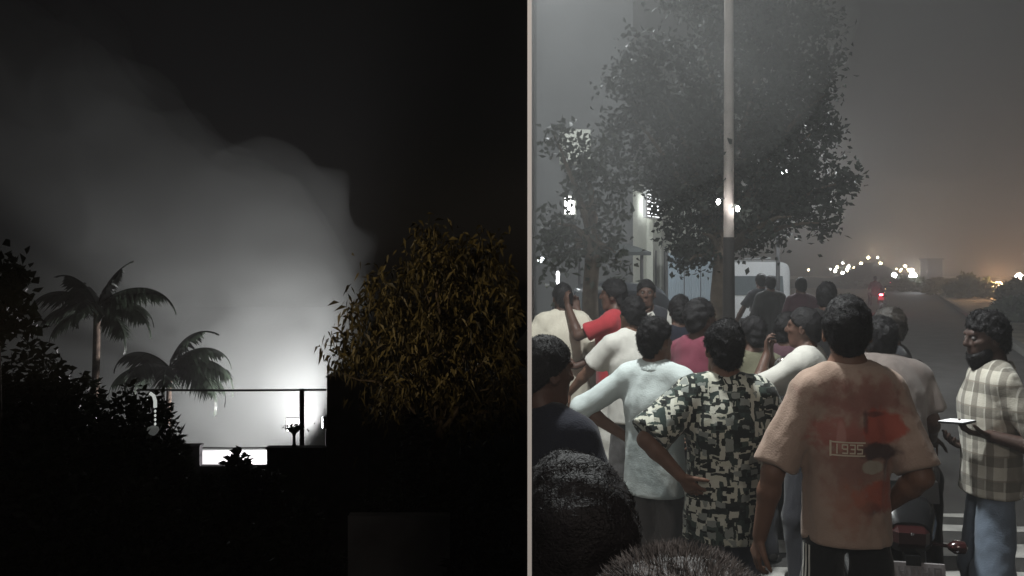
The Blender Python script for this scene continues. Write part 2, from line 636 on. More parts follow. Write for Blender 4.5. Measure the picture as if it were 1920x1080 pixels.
plume(BL, 35.0, 5.8, 0.42, 1.0, 0.060, 3, "smoke_plume")
plume(BL, 35.3, 5.6, 0.42, 0.80, 0.07, 9, "smoke_plume")
plume([(560, 720, 110, -1), (470, 720, 120, 0), (380, 760, 100, 0), (560, 600, 75, 0), (480, 600, 90, 0), (590, 780, 60, -2)], 34.5, 5.6, 0.30, 1.0, 0.035, 15, "smoke_plume")
plume([(505, 385, 92, -1), (550, 445, 72, -1), (430, 400, 80, 0), (370, 360, 70, 0), (470, 335, 50, -1), (520, 520, 110, 0), (430, 500, 110, 0), (300, 390, 120, 0), (190, 340, 130, 0), (250, 480, 150, 0), (90, 300, 140, 0), (60, 430, 150, 0)], 34.0, 5.6, 0.30, 1.0, 0.055, 33, "smoke_plume", .9)
plume([(1040, 40, 150, 0), (1180, 60, 150, .3), (1330, 90, 140, -.2), (1480, 40, 120, .2), (1240, 230, 110, 0), (1090, 250, 110, .2), (1400, 170, 90, 0), (1090, 400, 100, 0)], 9.9, 2.2, .12, 1.0, .22, 21, "drifting_smoke", .3, .5, 0, 9.0)

# ------------------------------------------------------------------ leaves
def leaf_cloud(pts, dirs, L, W, fold=0.25, droop=None):
    """one folded four-cornered blade per point"""
    n = len(pts)
    d = dirs / (np.linalg.norm(dirs, axis=1, keepdims=True) + 1e-9)
    r = rng.normal(size=(n, 3))
    u = np.cross(d, r); u /= np.linalg.norm(u, axis=1, keepdims=True) + 1e-9
    w = np.cross(d, u)
    Ls = (L * rng.uniform(.65, 1.3, n))[:, None]; Ws = (W * rng.uniform(.7, 1.25, n))[:, None]
    a = pts
    b = pts + d * Ls * .45 + u * Ws * .5 + w * Ws * fold
    c = pts + d * Ls
    if droop is not None:
        c = c + np.array([0, 0, -1.0]) * droop * Ls
    e = pts + d * Ls * .45 - u * Ws * .5 + w * Ws * fold
    V = np.stack([a, b, c, e], 1).reshape(-1, 3)
    i = np.arange(n)[:, None] * 4
    Fc = np.concatenate([i + np.array([[0, 1, 2]]), i + np.array([[0, 2, 3]])], 0)
    return V, Fc


def blob_points(blobs, n_per_r, yc, depth, clump=0.16, per=26):
    """clumps of leaves through the volume of the given crown lobes"""
    out = []
    for px, py, r, in blobs:
        k = yc / F
        c = np.array(P(px, py, yc)); R = r * k
        nc = max(3, int(n_per_r * R * R))
        q = rng.normal(size=(nc, 3)); q /= np.linalg.norm(q, axis=1, keepdims=True)
        q *= (rng.uniform(.15, 1, (nc, 1)) ** .45)
        cc = c + q * np.array([R, min(depth, R * 1.2), R])
        for p in cc:
            out.append(p + rng.normal(size=(per, 3)) * clump * rng.uniform(.6, 1.3))
    return np.concatenate(out)


def limbs(mb, base, tips, r0, seed):
    rr = random.Random(seed)
    for t in tips:
        b = Vector(base); t = Vector(t)
        pts = []
        for i in range(7):
            s = i / 6
            p = b.lerp(t, s)
            p.z += .18 * math.sin(s * math.pi) * (t - b).length * .5
            if 0 < i < 6:
                p += Vector((rr.uniform(-1, 1), rr.uniform(-1, 1), rr.uniform(-1, 1))) * .06 * (t - b).length * .5
            pts.append(p)
        mb.tube(pts, [r0 * (1 - .85 * i / 6) for i in range(7)], 7)


def tree(name, label, base, fork, blobs, yc, depth, L, W, n_per_r, mleaf, r0, per=26, clump=.16, droop=None, down=0.0, group=None, cat="tree"):
    root = empty(name, base)
    tag(root, label, cat, group)
    o0 = Vector(base)
    t = MB()
    b = Vector(base); f = Vector(fork)
    pts = [b.lerp(f, i / 6) + Vector((math.sin(i * 1.3) * .02, math.cos(i * 1.7) * .02, 0)) - o0 for i in range(7)]
    t.tube(pts, [r0 * (1.35 if i == 0 else 1.05 - .04 * i) for i in range(7)], 14)
    t.build("trunk", M_bark, root, True)
    br = MB()
    tips = [P(px, py, yc) + Vector((0, rng.uniform(-.6, .6) * depth, 0)) - o0 for px, py, r in blobs]
    limbs(br, f - o0 - Vector((0, 0, .1)), tips, r0 * .5, 3)
    br.build("branches", M_bark, root, True)["kind"] = "stuff"
    pts = blob_points(blobs, n_per_r, yc, depth, clump, per)
    wx = 33.0 / F * pts[:, 1]
    pts = pts[pts[:, 0] > wx + .14] if base[0] > wallx(base[1]) else pts[pts[:, 0] < wx - .26]
    d = rng.normal(size=pts.shape) + np.array([0, 0, -down])
    V, Q = leaf_cloud(pts - np.array(o0), d, L, W, droop=droop)
    add_mesh("crown", V, Q, mleaf, root)
    return root

# street tree by the pole
tb = P(1352, 500, 12.0); tb.z = 0
tree("street_tree", "large dark leafy tree behind the tall pale pole, its top lost in smoke", tb, P(1352, 462, 12.0),
     [(1370, 330, 140), (1470, 300, 95), (1288, 380, 62), (1305, 440, 52), (1285, 488, 22), (1306, 470, 30), (1450, 412, 60), (1400, 438, 44),
      (1500, 385, 60), (1520, 250, 55), (1520, 420, 30), (1400, 190, 150), (1548, 350, 42), (1270, 270, 110), (1480, 110, 90), (1230, 150, 90), (1400, 60, 120), (1340, -60, 120), (1480, -10, 100), (1560, 330, 26), (1525, 190, 40), (1180, 240, 50)],
     12.0, 1.3, .098, .060, 56, M_leaf_street, .145, per=58, clump=.115)

# hazy tree against the building front
tb = P(1108, 500, 11.6); tb.z = 0
tree("street_tree", "smaller dim grey tree beside the lit window, half lost in smoke", tb, P(1110, 440, 11.6),
     [(1062, 452, 50), (1130, 470, 40), (1118, 372, 62), (1040, 420, 32), (1150, 474, 26), (1100, 300, 60), (1030, 500, 24), (1040, 250, 34)],
     11.6, .6, .12, .07, 80, M_leaf_dark, .12, per=24, clump=.12)

# ------------------------------------------------------------------ utility pole
pb = P(1366.5, 500, 11.0); pb.z = 0
pole = empty("utility_pole", pb)
tag(pole, "tall pale utility pole with a darker lower part in front of the large tree", "pole")
zt = P(0, 445, 11.0).z
MB().lathe([(.085, 0), (.072, zt)], n=16).build("pole_foot", M_pole_dark, pole, True)  # lower length given a darker colour than the shaft
MB().lathe([(.0675, zt), (.050, 9.0)], n=16).build("pole_shaft", M_pole, pole, True)
M_led = emit("white_led", (1.0, .97, .95), 60)
for px, py, lab in ((1347, 378, "small white lamp glowing among leaves just above the other one, beside the pole"), (1383, 391, "small white lamp glowing low on the far flank of the pole shaft")):
    p = P(px, py, 10.85)
    r = empty("pole_lamp", p)
    tag(r, lab, "lamp", "small lamps on the pole")
    MB().lathe([(.012, -.035), (.022, -.02), (.026, 0), (.02, .02), (.008, .03)], n=12).build("bulb", M_led, r, True)
    MB().tube([(0, 0, .03), (0, .06, .05), ((pb.x - p.x) * .8, pb.y - p.y, .05)], .008, 6).build("bracket", M_steel, r)

# ------------------------------------------------------------------ building
B0, B1, B2 = Vector((0.55, 19.0, 0)), Vector((2.75, 19.4, 0)), Vector((7.0, 27.0, 0))
bld = empty("building", B1)
tag(bld, "pale plastered building with a louvred window and dark awning behind the trees", "building")
def on(A, Bv, s, z, out=0.0):
    d = (Bv - A); n = Vector((d.y, -d.x, 0)).normalized()
    return A + d * s + n * out + Vector((0, 0, z)) - B1
def slab(mb, A, Bv, s0, s1, z0, z1, o0, o1):
    vs = [on(A, Bv, s, z, o) for s in (s0, s1) for o in (o0, o1) for z in (z0, z1)]
    fs = [(0, 1, 3, 2), (4, 6, 7, 5), (0, 4, 5, 1), (2, 3, 7, 6), (0, 2, 6, 4), (1, 5, 7, 3)]
    mb._add(vs, fs); return mb
# front wall with an opening for the lit window; side wall with openings
wz0, wz1 = P(0, 404, 19.2).z, P(0, 366, 19.2).z
sfront = lambda px, y=19.2: (((px - 960) / F * y) - B0.x) / (B1.x - B0.x)
ws0, ws1 = sfront(1056), sfront(1080)
w = MB()
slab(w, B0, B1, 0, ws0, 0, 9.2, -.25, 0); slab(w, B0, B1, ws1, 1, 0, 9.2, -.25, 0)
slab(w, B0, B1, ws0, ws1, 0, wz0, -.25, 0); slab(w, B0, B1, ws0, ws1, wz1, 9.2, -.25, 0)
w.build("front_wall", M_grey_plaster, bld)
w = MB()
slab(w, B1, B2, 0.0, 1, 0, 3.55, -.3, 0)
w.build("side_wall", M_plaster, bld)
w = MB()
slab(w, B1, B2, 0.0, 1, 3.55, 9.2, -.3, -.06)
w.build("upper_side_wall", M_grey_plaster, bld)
w = MB(); slab(w, B1, B2, 0, 1, 3.5, 3.68, 0.003, .14); w.build("cornice", M_plaster, bld)
for s in (.10, .17, .27, .38, .5, .62, .76):
    w = MB(); slab(w, B1, B2, s, s + .018, 0, 3.49, .003, .16); w.build("pilaster", M_plaster, bld)
for s in (.125, .2, .30, .42):
    w = MB(); slab(w, B1, B2, s + .01, s + .045, 0.1, 2.2, .003, .04); f = w.build("door", M_grey_plaster, bld)
    w = MB(); slab(w, B1, B2, s + .014, s + .018, 1.0, 1.15, .041, .08); w.build("handle", M_steel, f)
# lit window
w = MB(); fw = .012
for a, b, c, d in ((ws0, ws1, wz0 + .002, wz0 + .03), (ws0, ws1, wz1 - .03, wz1 - .002), (ws0 + .002, ws0 + fw, wz0 + .03, wz1 - .03), (ws1 - fw, ws1 - .002, wz0 + .03, wz1 - .03)):
    slab(w, B0, B1, a, b, c, d, -.14, .02)
wf = w.build("window", M_plaster, bld)
w = MB(); slab(w, B0, B1, ws0 + fw, ws1 - fw, wz0 + .03, wz1 - .03, -.12, -.1); w.build("pane", emit("lit_window_pane", (1, 1, 1), 9.0), wf)
# pale slab high on the front
z0, z1 = P(0, 308, 19).z, P(0, 247, 19).z
w = MB(); slab(w, B0, B1, sfront(1048), sfront(1096), z0, z1, .01, .5); w.build("balcony", M_plaster, bld)
# louvred window on the side near the corner
lz0, lz1 = P(0, 418, 19.6).z, P(0, 362, 19.6).z
ls0, ls1 = .03, .16
w = MB()
for a, b, c, d in ((ls0, ls1, lz0, lz0 + .04), (ls0, ls1, lz1 - .04, lz1), (ls0, ls0 + .010, lz0 + .04, lz1 - .04), (ls1 - .010, ls1, lz0 + .04, lz1 - .04)):
    slab(w, B1, B2, a, b, c + .12, d + .12, .145, .22)
lf = w.build("louvred_window", M_white_wall, bld)
w = MB(); slab(w, B1, B2, ls0 + .010, ls1 - .010, lz0 + .16, lz1 + .08, .15, .16); w.build("pane", emit("louvre_glow", (.93, .97, 1), 3.2), lf)
for i in range(7):
    z = lz0 + .16 + (lz1 - lz0 - .08) * (i + .5) / 7
    w = MB(); slab(w, B1, B2, ls0 + .0102, ls1 - .0102, z - .022, z + .022, .165, .20); w.build("slat", M_steel, lf)
# awning over the pavement in front
az = P(0, 466, 15.5).z
aw = empty("awning", P(1135, 466, 15.5))
tag(aw, "dark sloping awning on two posts in front of the pale building", "awning")
vs = [(-.62, .8, .02), (.55, .8, .02), (.75, -.5, -.13), (-.62, -.5, -.13), (-.62, .8, .10), (.55, .8, .10), (.75, -.5, -.07), (-.62, -.5, -.07)]
add_mesh("roof_sheet", vs, [(3, 2, 1, 0), (4, 5, 6, 7), (0, 1, 5, 4), (1, 2, 6, 5), (2, 3, 7, 6), (3, 0, 4, 7)], M_canopy, aw)
for x in (-.5, .6):
    MB().tube([(x, -.4, -.12), (x, -.4, -az)], .03, 8).build("post", M_steel, aw, True)

# pale sheet fence beside the tree
fe = empty("sheet_fence", P(1298, 500, 19.3) * 1.0)
fe.location.z = 0
tag(fe, "blue white sheet metal fence between the building and the tree trunk", "fence")
xs = [P(1252 + 31 * i, 0, 19.3).x - fe.location.x for i in range(4)]
for i in range(3):
    m_ = MB()
    nn = 9
    for j in range(nn):
        x0 = xs[i] + .01 + (xs[i + 1] - xs[i] - .02) * j / nn; x1 = xs[i] + .01 + (xs[i + 1] - xs[i] - .02) * (j + 1) / nn
        m_.prism([(x0, 0), (x0 + (x1 - x0) * .3, -.02), (x0 + (x1 - x0) * .7, -.02), (x1, 0), (x1, .012), (x0, .012)], 'Z', .03, 2.12 + .03 * i)
    m_.build("panel", M_sheet, fe)
for x in xs:
    MB().box((x, .05, 1.1), (.06, .06, 2.2)).build("post", M_steel, fe)

sl = empty("added_pole_lamp", (4.55, 14.3, 0)); tag(sl, "white pole lamp added behind the large crown to light the van", "street lamp")
MB().tube([(0, .3, 0), (0, .3, 3.1), (0, .2, 3.35), (0, .05, 3.4)], .035, 10).build("pole", M_steel, sl, True)  # post and head added to carry the extra light behind the crown
MB().box((0, -.02, 3.42), (.22, .4, .07), bev=.02).build("lamp_housing", M_steel, sl)
MB().box((0, -.05, 3.376), (.17, .28, .012)).build("lamp_lens", emit("added_lamp_lens", (.95, 1, 1), 30), sl)
# white light low between the trees
p = P(1016, 487, 17.5)
r = empty("wall_lamp", p); tag(r, "bright white lamp glowing low beside the added partition behind the crowd", "lamp")
MB().lathe([(.03, -.05), (.08, -.03), (.09, .0), (.06, .03), (.02, .05)], n=14).build("bulb", emit("wall_lamp_glow", (.9, .97, 1), 14), r, True)
MB().tube([(0, .04, .04), (0, .5, .12), (0, 1.5, .1)], .02, 6).build("bracket", M_steel, r)
p = P(1046, 520, 14.0)
r = empty("hanging_lamp", p); tag(r, "narrow upright white lamp hanging above the men in white shirts", "lamp")
MB().lathe([(.012, -.12), (.028, -.08), (.024, .0), (.03, .06), (.012, .10)], n=12).build("bulb", emit("hanging_lamp_glow", (1, 1, 1), 7), r, True)
MB().tube([(0, 0, .1), (0, 0, .9), (0, 3.0, 1.2)], .008, 6).build("cord", M_steel, r)

# ------------------------------------------------------------------ far end of the road
def far_lamp(px, py, y, col, s, rad, label, base=0.0):
    p = P(px, py, y)
    r = empty("distant_street_lamp", (p.x, p.y, base))
    tag(r, label, "street lamp", "lights of the town at the end of the road")
    MB().tube([(0, 0, 0), (0, 0, max(.3, p.z - base))], .05, 6).build("pole", M_steel, r)
    MB().lathe([(rad * .4, p.z - base - rad * .8), (rad, p.z - base), (rad * .4, p.z - base + rad * .8)], n=10).build("lamp_head", emit("far_glow", col, s), r, True)

W_, Or = (1, .93, .82), (1, .72, .42)
rr = random.Random(5)
far = [(1566, 508), (1580, 512), (1588, 505), (1591, 500), (1597, 508), (1602, 503), (1606, 514), (1612, 510), (1618, 508), (1622, 511), (1628, 483), (1646, 483),
       (1626, 512), (1632, 508), (1641, 506), (1649, 508), (1664, 506), (1668, 510), (1690, 505), (1697, 499), (1704, 506), (1708, 511), (1603, 526), (1516, 506), (1641, 515), (1575, 520), (1612, 500), (1655, 514)]
far += [(int(rr.gauss(1622, 44)), int(rr.gauss(508, 6))) for _ in range(26)] + [(int(rr.uniform(1690, 1760)), int(rr.uniform(506, 520))) for _ in range(7)]
for i, (px, py) in enumerate(far):
    wh = rr.random() < .38
    hi = "one of the pair of lights highest on the hill" if py < 490 else ("low light under the rest of the hillside town" if py > 518 else "light in the cluster of the hillside town")
    far_lamp(px, py, 92 + rr.uniform(-3, 3), W_ if wh else Or, 120 * rr.uniform(.3, 1.5), .135 * rr.uniform(.5, 1.3),
             "tiny " + ("whitish " if wh else "orange ") + hi)
for px, py, y, col, s, rad, lab in ((1677, 516, 70, W_, 110, .22, "round white town light low over the dark hedge"),
                                    (1712, 517, 70, W_, 160, .30, "brightest white town light above the hedge"),
                                    (1872, 536, 52, (1, .62, .32), 40, .30, "big orange street lamp glowing beyond the road"),
                                    (1911, 518, 52, (1, .80, .62), 40, .24, "pale twin light beyond the road, above the roadside bushes"),
                                    (1905, 540, 40, (1, .9, .7), 12, .10, "small yellowish light low in the roadside bushes"),
                                    (1903, 552, 40, (1, .9, .7), 9, .08, "dim yellowish light lowest in the roadside bushes")):
    far_lamp(px, py, y, col, s, rad, lab)
lamp("town_glow_light", 'POINT', P(1640, 470, 112), 5200, (1, .76, .52), .5)
lamp("town_white_glow_light", 'POINT', P(1712, 505, 62), 380, (.95, .97, 1), .5)
lamp("orange_street_glow_light", 'POINT', P(1872, 520, 48), 1050, (1, .55, .28), .4)
lamp("roadside_glow_light", 'POINT', P(1990, 440, 40), 650, (1, .74, .55), .4)

def bush(px, py, y, r, hgt, label, m=M_leaf_hedge, n=900, L=.35, W=.2, group=None, base=0.0, name="bush"):
    k = y / F
    c = P(px, py, y)
    root = empty(name, (c.x, y, base)); tag(root, label, "bush", group)
    q = rng.normal(size=(n, 3)); q /= np.linalg.norm(q, axis=1, keepdims=True)
    q *= rng.uniform(.2, 1, (n, 1)) ** .4
    q[:, 2] = np.abs(q[:, 2]) ** .7 * (.85 + .15 * np.sin(q[:, 0] * 7 + px))
    pts = q * np.array([r * k, r * k * .8, c.z - base])
    wx = 33.0 / F * (pts[:, 1] + y) - c.x
    pts = pts[pts[:, 0] > wx + .2] if c.x > wallx(y) else pts[pts[:, 0] < wx - .25]
    d = rng.normal(size=pts.shape); d[:, 2] = np.abs(d[:, 2]) * .6 + d[:, 2] * .4
    V, Q = leaf_cloud(pts, d, L, W)
    add_mesh("foliage", V, Q, m, root)
    MB().tube([(0, 0, 0), (.05, 0, (c.z - base) * .5)], [.06, .03], 6).build("stem", M_bark, root)
    return root
for px, py, y, r, lab in ((1700, 516, 62, 40, "low dark hedge bush under the white town lights"), (1770, 520, 55, 36, "grey bush between the small tower and the broad dark bush"),
                          (1818, 514, 48, 48, "broad dark rounded bush beside the orange lamp"), (1905, 522, 40, 34, "dark roadside bush under the twin light"),
                          (1660, 524, 66, 34, "low dark bush behind the rider with the red light"), (1910, 560, 27, 46, "green roadside bush close to the pale kerb"),
                          (1600, 528, 70, 40, "low dim bush below the hillside lights")):
    bush(px, py, y, r, 0, lab, group="bushes along the far roadside")
tw = empty("tower_block", P(1746, 500, 75)); tw.location.z = 0
tag(tw, "small dark square tower rising above the far hedges", "building")
MB().box((0, 0, 1.2), (1.3, 1.3, 2.4)).build("wall", M_grey_plaster, tw)
MB().box((0, 0, 2.47), (1.5, 1.5, .12)).build("roof", M_grey_plaster, tw)
for x in (-.35, .35):
    for z in (.9, 1.7):
        MB().box((x, -.66, z), (.25, .04, .35)).build("window", M_steel, tw)

# ================================================================== THE DARK YARD (low ground)
def low(px, y):
    return Vector(((px - 960) / F * y, y, LOW))
# tall block and boundary wall
def wall_box(name, label, px0, px1, py, y, thick, m, cat="wall", coping=True):
    a, b = P(px0, py, y), P(px1, py, y)
    r = empty(name, ((a.x + b.x) / 2, y, LOW)); tag(r, label, cat)
    h = a.z - LOW; wd = b.x - a.x
    MB().box((0, thick / 2, h / 2), (wd, thick, h)).build("wall_body", m, r)
    if coping:
        MB().box((0, thick / 2, h + .027), (wd + .06, thick + .1, .05), bev=.01).build("coping", m, r)
    return r
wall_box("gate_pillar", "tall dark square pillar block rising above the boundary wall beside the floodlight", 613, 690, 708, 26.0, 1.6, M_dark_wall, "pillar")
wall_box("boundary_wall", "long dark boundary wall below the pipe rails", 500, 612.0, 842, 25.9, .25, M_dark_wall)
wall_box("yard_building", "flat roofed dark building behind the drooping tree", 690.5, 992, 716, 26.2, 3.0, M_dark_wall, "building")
wall_box("boundary_wall", "dark boundary wall stretch behind the palm foot, left of the bright gap".replace(", left of the bright gap", " and glinting pipe"), 60, 374, 838, 26.0, .25, M_dark_wall)
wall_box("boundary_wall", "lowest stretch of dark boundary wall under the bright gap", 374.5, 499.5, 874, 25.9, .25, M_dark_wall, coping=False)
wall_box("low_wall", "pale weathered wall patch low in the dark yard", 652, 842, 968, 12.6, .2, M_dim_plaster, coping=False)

rl = empty("pipe_railing", low(430, 27.0))
tag(rl, "pipe railing of two level bars and posts against the bright smoke", "railing")
o0 = rl.location
for py, r in ((731, .035), (839, .022)):
    MB().tube([P(262, py, 27.0) - o0, P(430, py + 1, 27.0) - o0, P(612, py, 27.0) - o0], r, 8).build("rail", M_steel, rl, True)
for px, r in ((287, .05), (566, .075)):
    a = P(px, 729, 27.1) - o0
    MB().tube([a, (a.x, a.y, 0)], r, 10).build("post", M_steel, rl, True)

# planter with a spreading plant on the boundary wall
p = P(551, 842, 26.0)
pl = empty("planter", (p.x, 26.03, p.z + .05)); tag(pl, "dark urn planter with a low spreading plant on top of the boundary wall", "planter")
MB().lathe([(.10, 0), (.11, .03), (.05, .08), (.045, .34), (.07, .42), (.19, .54), (.22, .58), (.20, .59)], n=18).build("urn", M_dark_wall, pl, True)
pts = rng.normal(size=(220, 3)) * np.array([.16, .14, .05]) + np.array([0, 0, .62])
V, Q = leaf_cloud(pts, rng.normal(size=(220, 3)) + np.array([0, 0, .3]), .10, .035)
add_mesh("foliage", V, Q, M_leaf_dark, pl)

# floodlight fixture on its own mast behind the wall
fl = empty("floodlight", (FLOOD_LOC.x, FLOOD_LOC.y, LOW)); tag(fl, "glaring white floodlight on a thin mast beside the dark pillar", "floodlight")
hl = FLOOD_LOC.z - LOW
MB().tube([(.12, .0, 0), (.12, .0, hl - .2)], .045, 10).build("mast", M_steel, fl, True)
MB().box((.10, .0, hl), (.12, .62, .46), bev=.03).build("housing", M_steel, fl)
MB().box((.032, .0, hl), (.012, .54, .38)).build("lens", emit("flood_lens", (1, 1, 1), 40), fl)
p = P(548, 797, 30.5)
f2 = empty("floodlight", (p.x, p.y, LOW)); tag(f2, "small square white floodlight behind the urn planter", "floodlight")
hl = p.z - LOW
MB().tube([(0, .3, 0), (0, .3, hl)], .035, 10).build("mast", M_steel, f2, True)
MB().box((0, .1, hl), (.50, .1, .5), bev=.02).build("housing", M_steel, f2)
MB().box((0, .042, hl), (.44, .012, .44)).build("lens", emit("flood_lens_small", (1, .98, .97), 5), f2)
# bright strip under the lower rail: a lit white wall far behind
lw = wall_box("yard_wall", "white yard wall glowing under the lower rail", 360, 520, 846, 33.0, .2, M_white_wall, coping=False)
lamp("yard_wall_light", 'POINT', P(430, 858, 32.2), 60, (1, .95, .97), .1)

# downpipe with a drum below it; their glints are given as material glow
M_pipe_glint = emit("pipe_glint_glow", (.9, .95, .9), .5)
dp = empty("glint_pipe", low(288, 17.0)); tag(dp, "bent white downpipe, its glints put in as glow, against the dark bushes", "lamp")
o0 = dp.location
MB().tube([P(281, 737, 17.0) - o0, P(288, 742, 17.0) - o0, P(291, 752, 17.0) - o0, P(291, 764, 17.0) - o0], .034, 10).build("tube", M_pipe_glint, dp, True)
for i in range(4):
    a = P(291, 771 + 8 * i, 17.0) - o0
    MB().lathe([(.008, -.03), (.022, -.01), (.022, .012), (.008, .03)], tuple(a), 10).build("glint_bead", M_pipe_glint, dp, True)
ld = empty("glint_drum", P(287, 806, 16.9)); tag(ld, "dim round drum below the bent downpipe, its glint put in as glow", "glint_drum")
M_drum_glint = emit("drum_glint_glow", (.9, .95, .9), .05)  # faint glow put in for the glint on the drum
MB().lathe([(.03, -.11), (.08, -.07), (.115, 0), (.10, .05), (.03, .08)], n=16).build("globe", M_drum_glint, ld, True)

# ------------------------------------------------------------------ palms
def palm(name, label, px, py, y, fronds, Lf, seed, r=.16):
    c = P(px, py, y)
    root = empty(name, (c.x, y, LOW)); tag(root, label, "palm tree", "palm trees before the smoke")
    h = c.z - LOW
    rr = random.Random(seed)
    t = MB()
    pts = [Vector((.25 * math.sin(i / 9 * 1.5) - .25 * math.sin(1.5), 0, h * i / 9)) for i in range(10)]
    t.tube(pts, [r * (1.5 if i == 0 else 1.0 - .035 * i) for i in range(10)], 12)
    t.build("trunk", M_bark, root, True)
    for az, elev, droop, ls in fronds:
        L = Lf * ls
        n = 22
        d = Vector((math.cos(az), math.sin(az), 0))
        sp = []
        p = Vector((0, 0, h)); e = elev
        for i in range(n):
            sp.append(p.copy())
            p = p + (d * math.cos(e) + Vector((0, 0, 1)) * math.sin(e)) * (L / n)
            e -= droop / n * (0.5 + 1.2 * i / n)
        V = []; Q = []
        m = MB(); m.tube(sp, [.035 * (1 - .85 * i / n) for i in range(n)], 5)
        side = Vector((-d.y, d.x, 0))
        for i in range(2, n):
            s = i / n
            ll = L * .30 * (math.sin(min(1, s * 1.25 + .12) * math.pi) ** .6 + .12)
            tdir = (sp[min(i + 1, n - 1)] - sp[i - 1]).normalized()
            for sub in (0, .33, .66):
                q0 = sp[i].lerp(sp[min(i + 1, n - 1)], sub)
                for sg in (-1, 1):
                    dd = (side * sg * 1.0 + tdir * .55 + Vector((0, 0, -.55 + rr.uniform(-.2, .25)))).normalized()
                    w_ = tdir * (.030 + .012 * rr.random())
                    l2 = ll * rr.uniform(.8, 1.1)
                    mid = q0 + dd * l2 * .5; tip = q0 + dd * l2 + Vector((0, 0, -l2 * .22))
                    w_ = w_ * 1.7
                    m._add([q0 - w_ * .5, q0 + w_ * .5, mid + w_ * .9, mid - w_ * .9, tip], [(0, 1, 2, 3), (3, 2, 4)])
        m.build("frond", M_leaf_palm, root)
    return root
palm("palm_tree", "tall dark palm with wide arching fronds before the grey smoke", 182, 575, 29.0,
     [(.15, 1.25, .8, .8), (2.95, 1.15, 1.5, .85), (0.05, .72, 2.1, 1.3), (-.15, .25, 1.9, 1.05), (3.1, .65, 1.9, 1.15), (3.3, .2, 1.8, 1.0),
      (-1.5, .5, 2.0, .9), (1.57, .55, 1.9, .9), (-.5, -.15, 1.7, .95), (3.7, -.15, 1.6, .9), (2.4, .3, 1.9, .9), (.7, .35, 1.9, .95)], 2.55, 2)
palm("palm_tree", "shorter palm with drooping fronds just behind the rail post", 318, 690, 31.0,
     [(.1, 1.35, 1.9, .85), (.2, .9, 2.4, .95), (0.0, .5, 2.4, 1.1), (3.1, .8, 2.3, .9), (-.4, .2, 2.2, 1.1), (3.5, .3, 2.1, .95), (.5, .1, 2.0, 1.0), (2.7, .1, 2.0, .9), (-1.3, .3, 2.1, .9), (4.3, .5, 2.0, .85)], 3.0, 4, .12)

# ------------------------------------------------------------------ yard trees and bushes
tb = low(835, 18.5)
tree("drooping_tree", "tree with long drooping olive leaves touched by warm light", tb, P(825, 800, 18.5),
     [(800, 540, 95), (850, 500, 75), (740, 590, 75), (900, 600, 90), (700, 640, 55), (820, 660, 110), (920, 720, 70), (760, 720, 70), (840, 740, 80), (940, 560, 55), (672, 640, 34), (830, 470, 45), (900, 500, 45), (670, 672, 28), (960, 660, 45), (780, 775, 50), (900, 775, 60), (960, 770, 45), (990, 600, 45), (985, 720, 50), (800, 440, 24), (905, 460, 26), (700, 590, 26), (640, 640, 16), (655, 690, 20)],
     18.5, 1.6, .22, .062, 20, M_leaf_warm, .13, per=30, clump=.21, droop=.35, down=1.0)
tb = low(10, 15.0)
tree("leafy_tree", "broad leaved dark tree at the edge beside the tall palm", tb, P(-10, 640, 15.0),
     [(10, 530, 34), (45, 545, 24), (-20, 590, 60), (20, 600, 40), (-40, 530, 50), (15, 520, 18)], 15.0, .6, .22, .16, 60, M_leaf_dark, .1, per=12, clump=.12)
yb = [(110, 622, 17.0, 230), (10, 592, 15.5, 180), (205, 680, 19.0, 170), (250, 770, 20.0, 130), (335, 826, 22.0, 75), (70, 760, 13.5, 220), (240, 900, 14.0, 150),
      (820, 765, 15.5, 190), (455, 838, 23.5, 80), (400, 940, 15.0, 130), (560, 930, 16.0, 110), (760, 860, 16.5, 120), (900, 840, 15.0, 110), (910, 990, 11.0, 120)]
labs = ["dark rounded bush below the tall palm", "dark bush at the yard edge under the broad leaved tree", "dark bush between the tall palm and the rail post", "dark bush around the foot of the glinting pipe",
        "dark bush hiding the left end of the lower rail", "large black bush in the near yard under the palms", "low black bush spreading before the railing", "tall black bush hiding the trunk of the drooping tree", "large leaved bush silhouetted in the bright gap under the rail",
        "black bush below the bright gap", "black bush in front of the boundary wall", "black bush under the drooping tree beside the pale wall patch", "black bush under the drooping tree near the added partition", "near black bush beside the foot of the added partition"]
labs[4] = "dark bush hiding the end of the lower rail"
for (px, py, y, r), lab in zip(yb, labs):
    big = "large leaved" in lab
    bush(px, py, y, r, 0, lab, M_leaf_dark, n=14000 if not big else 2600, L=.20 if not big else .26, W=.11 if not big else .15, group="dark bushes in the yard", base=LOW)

# ================================================================== PEOPLE
def skin_mat(name, col):
    return mat(name, col, 0.55, 0.12, 9, 0.12, 120, spec=0.4)
M_skin = [skin_mat("skin_brown", (0.155, 0.080, 0.052)), skin_mat("skin_dark", (0.085, 0.044, 0.031)), skin_mat("skin_tan", (0.27, 0.155, 0.105)), skin_mat("skin_deep", (0.05, 0.028, 0.022))]
M_hair = mat("black_hair", (0.010, 0.009, 0.010), 0.42, 0.3, 30, 0.4, 220, spec=0.45)
M_hair_matt = mat("matt_black_hair", (0.008, 0.007, 0.008), 0.62, 0.3, 30, 0.4, 220, spec=0.22)
M_hair_brown = mat("dark_brown_hair", (0.022, 0.017, 0.014), 0.45, 0.3, 30, 0.4, 220, spec=0.45)
M_hair_grey = mat("greying_hair", (0.085, 0.080, 0.080), 0.7, 0.7, 60, 0.4, 220, spec=0.4)
M_eye = mat("eye", (0.10, 0.09, 0.085), 0.35, 0.3, 60, spec=0.2)
M_shoe = mat("shoe_leather", (0.02, 0.018, 0.017), 0.5, 0.2)


def cloth(name, col, var=.10, rough=.88):
    return mat(name, col, rough, var, 4, 0.25, 160, spec=0.15, sheen=0.15)

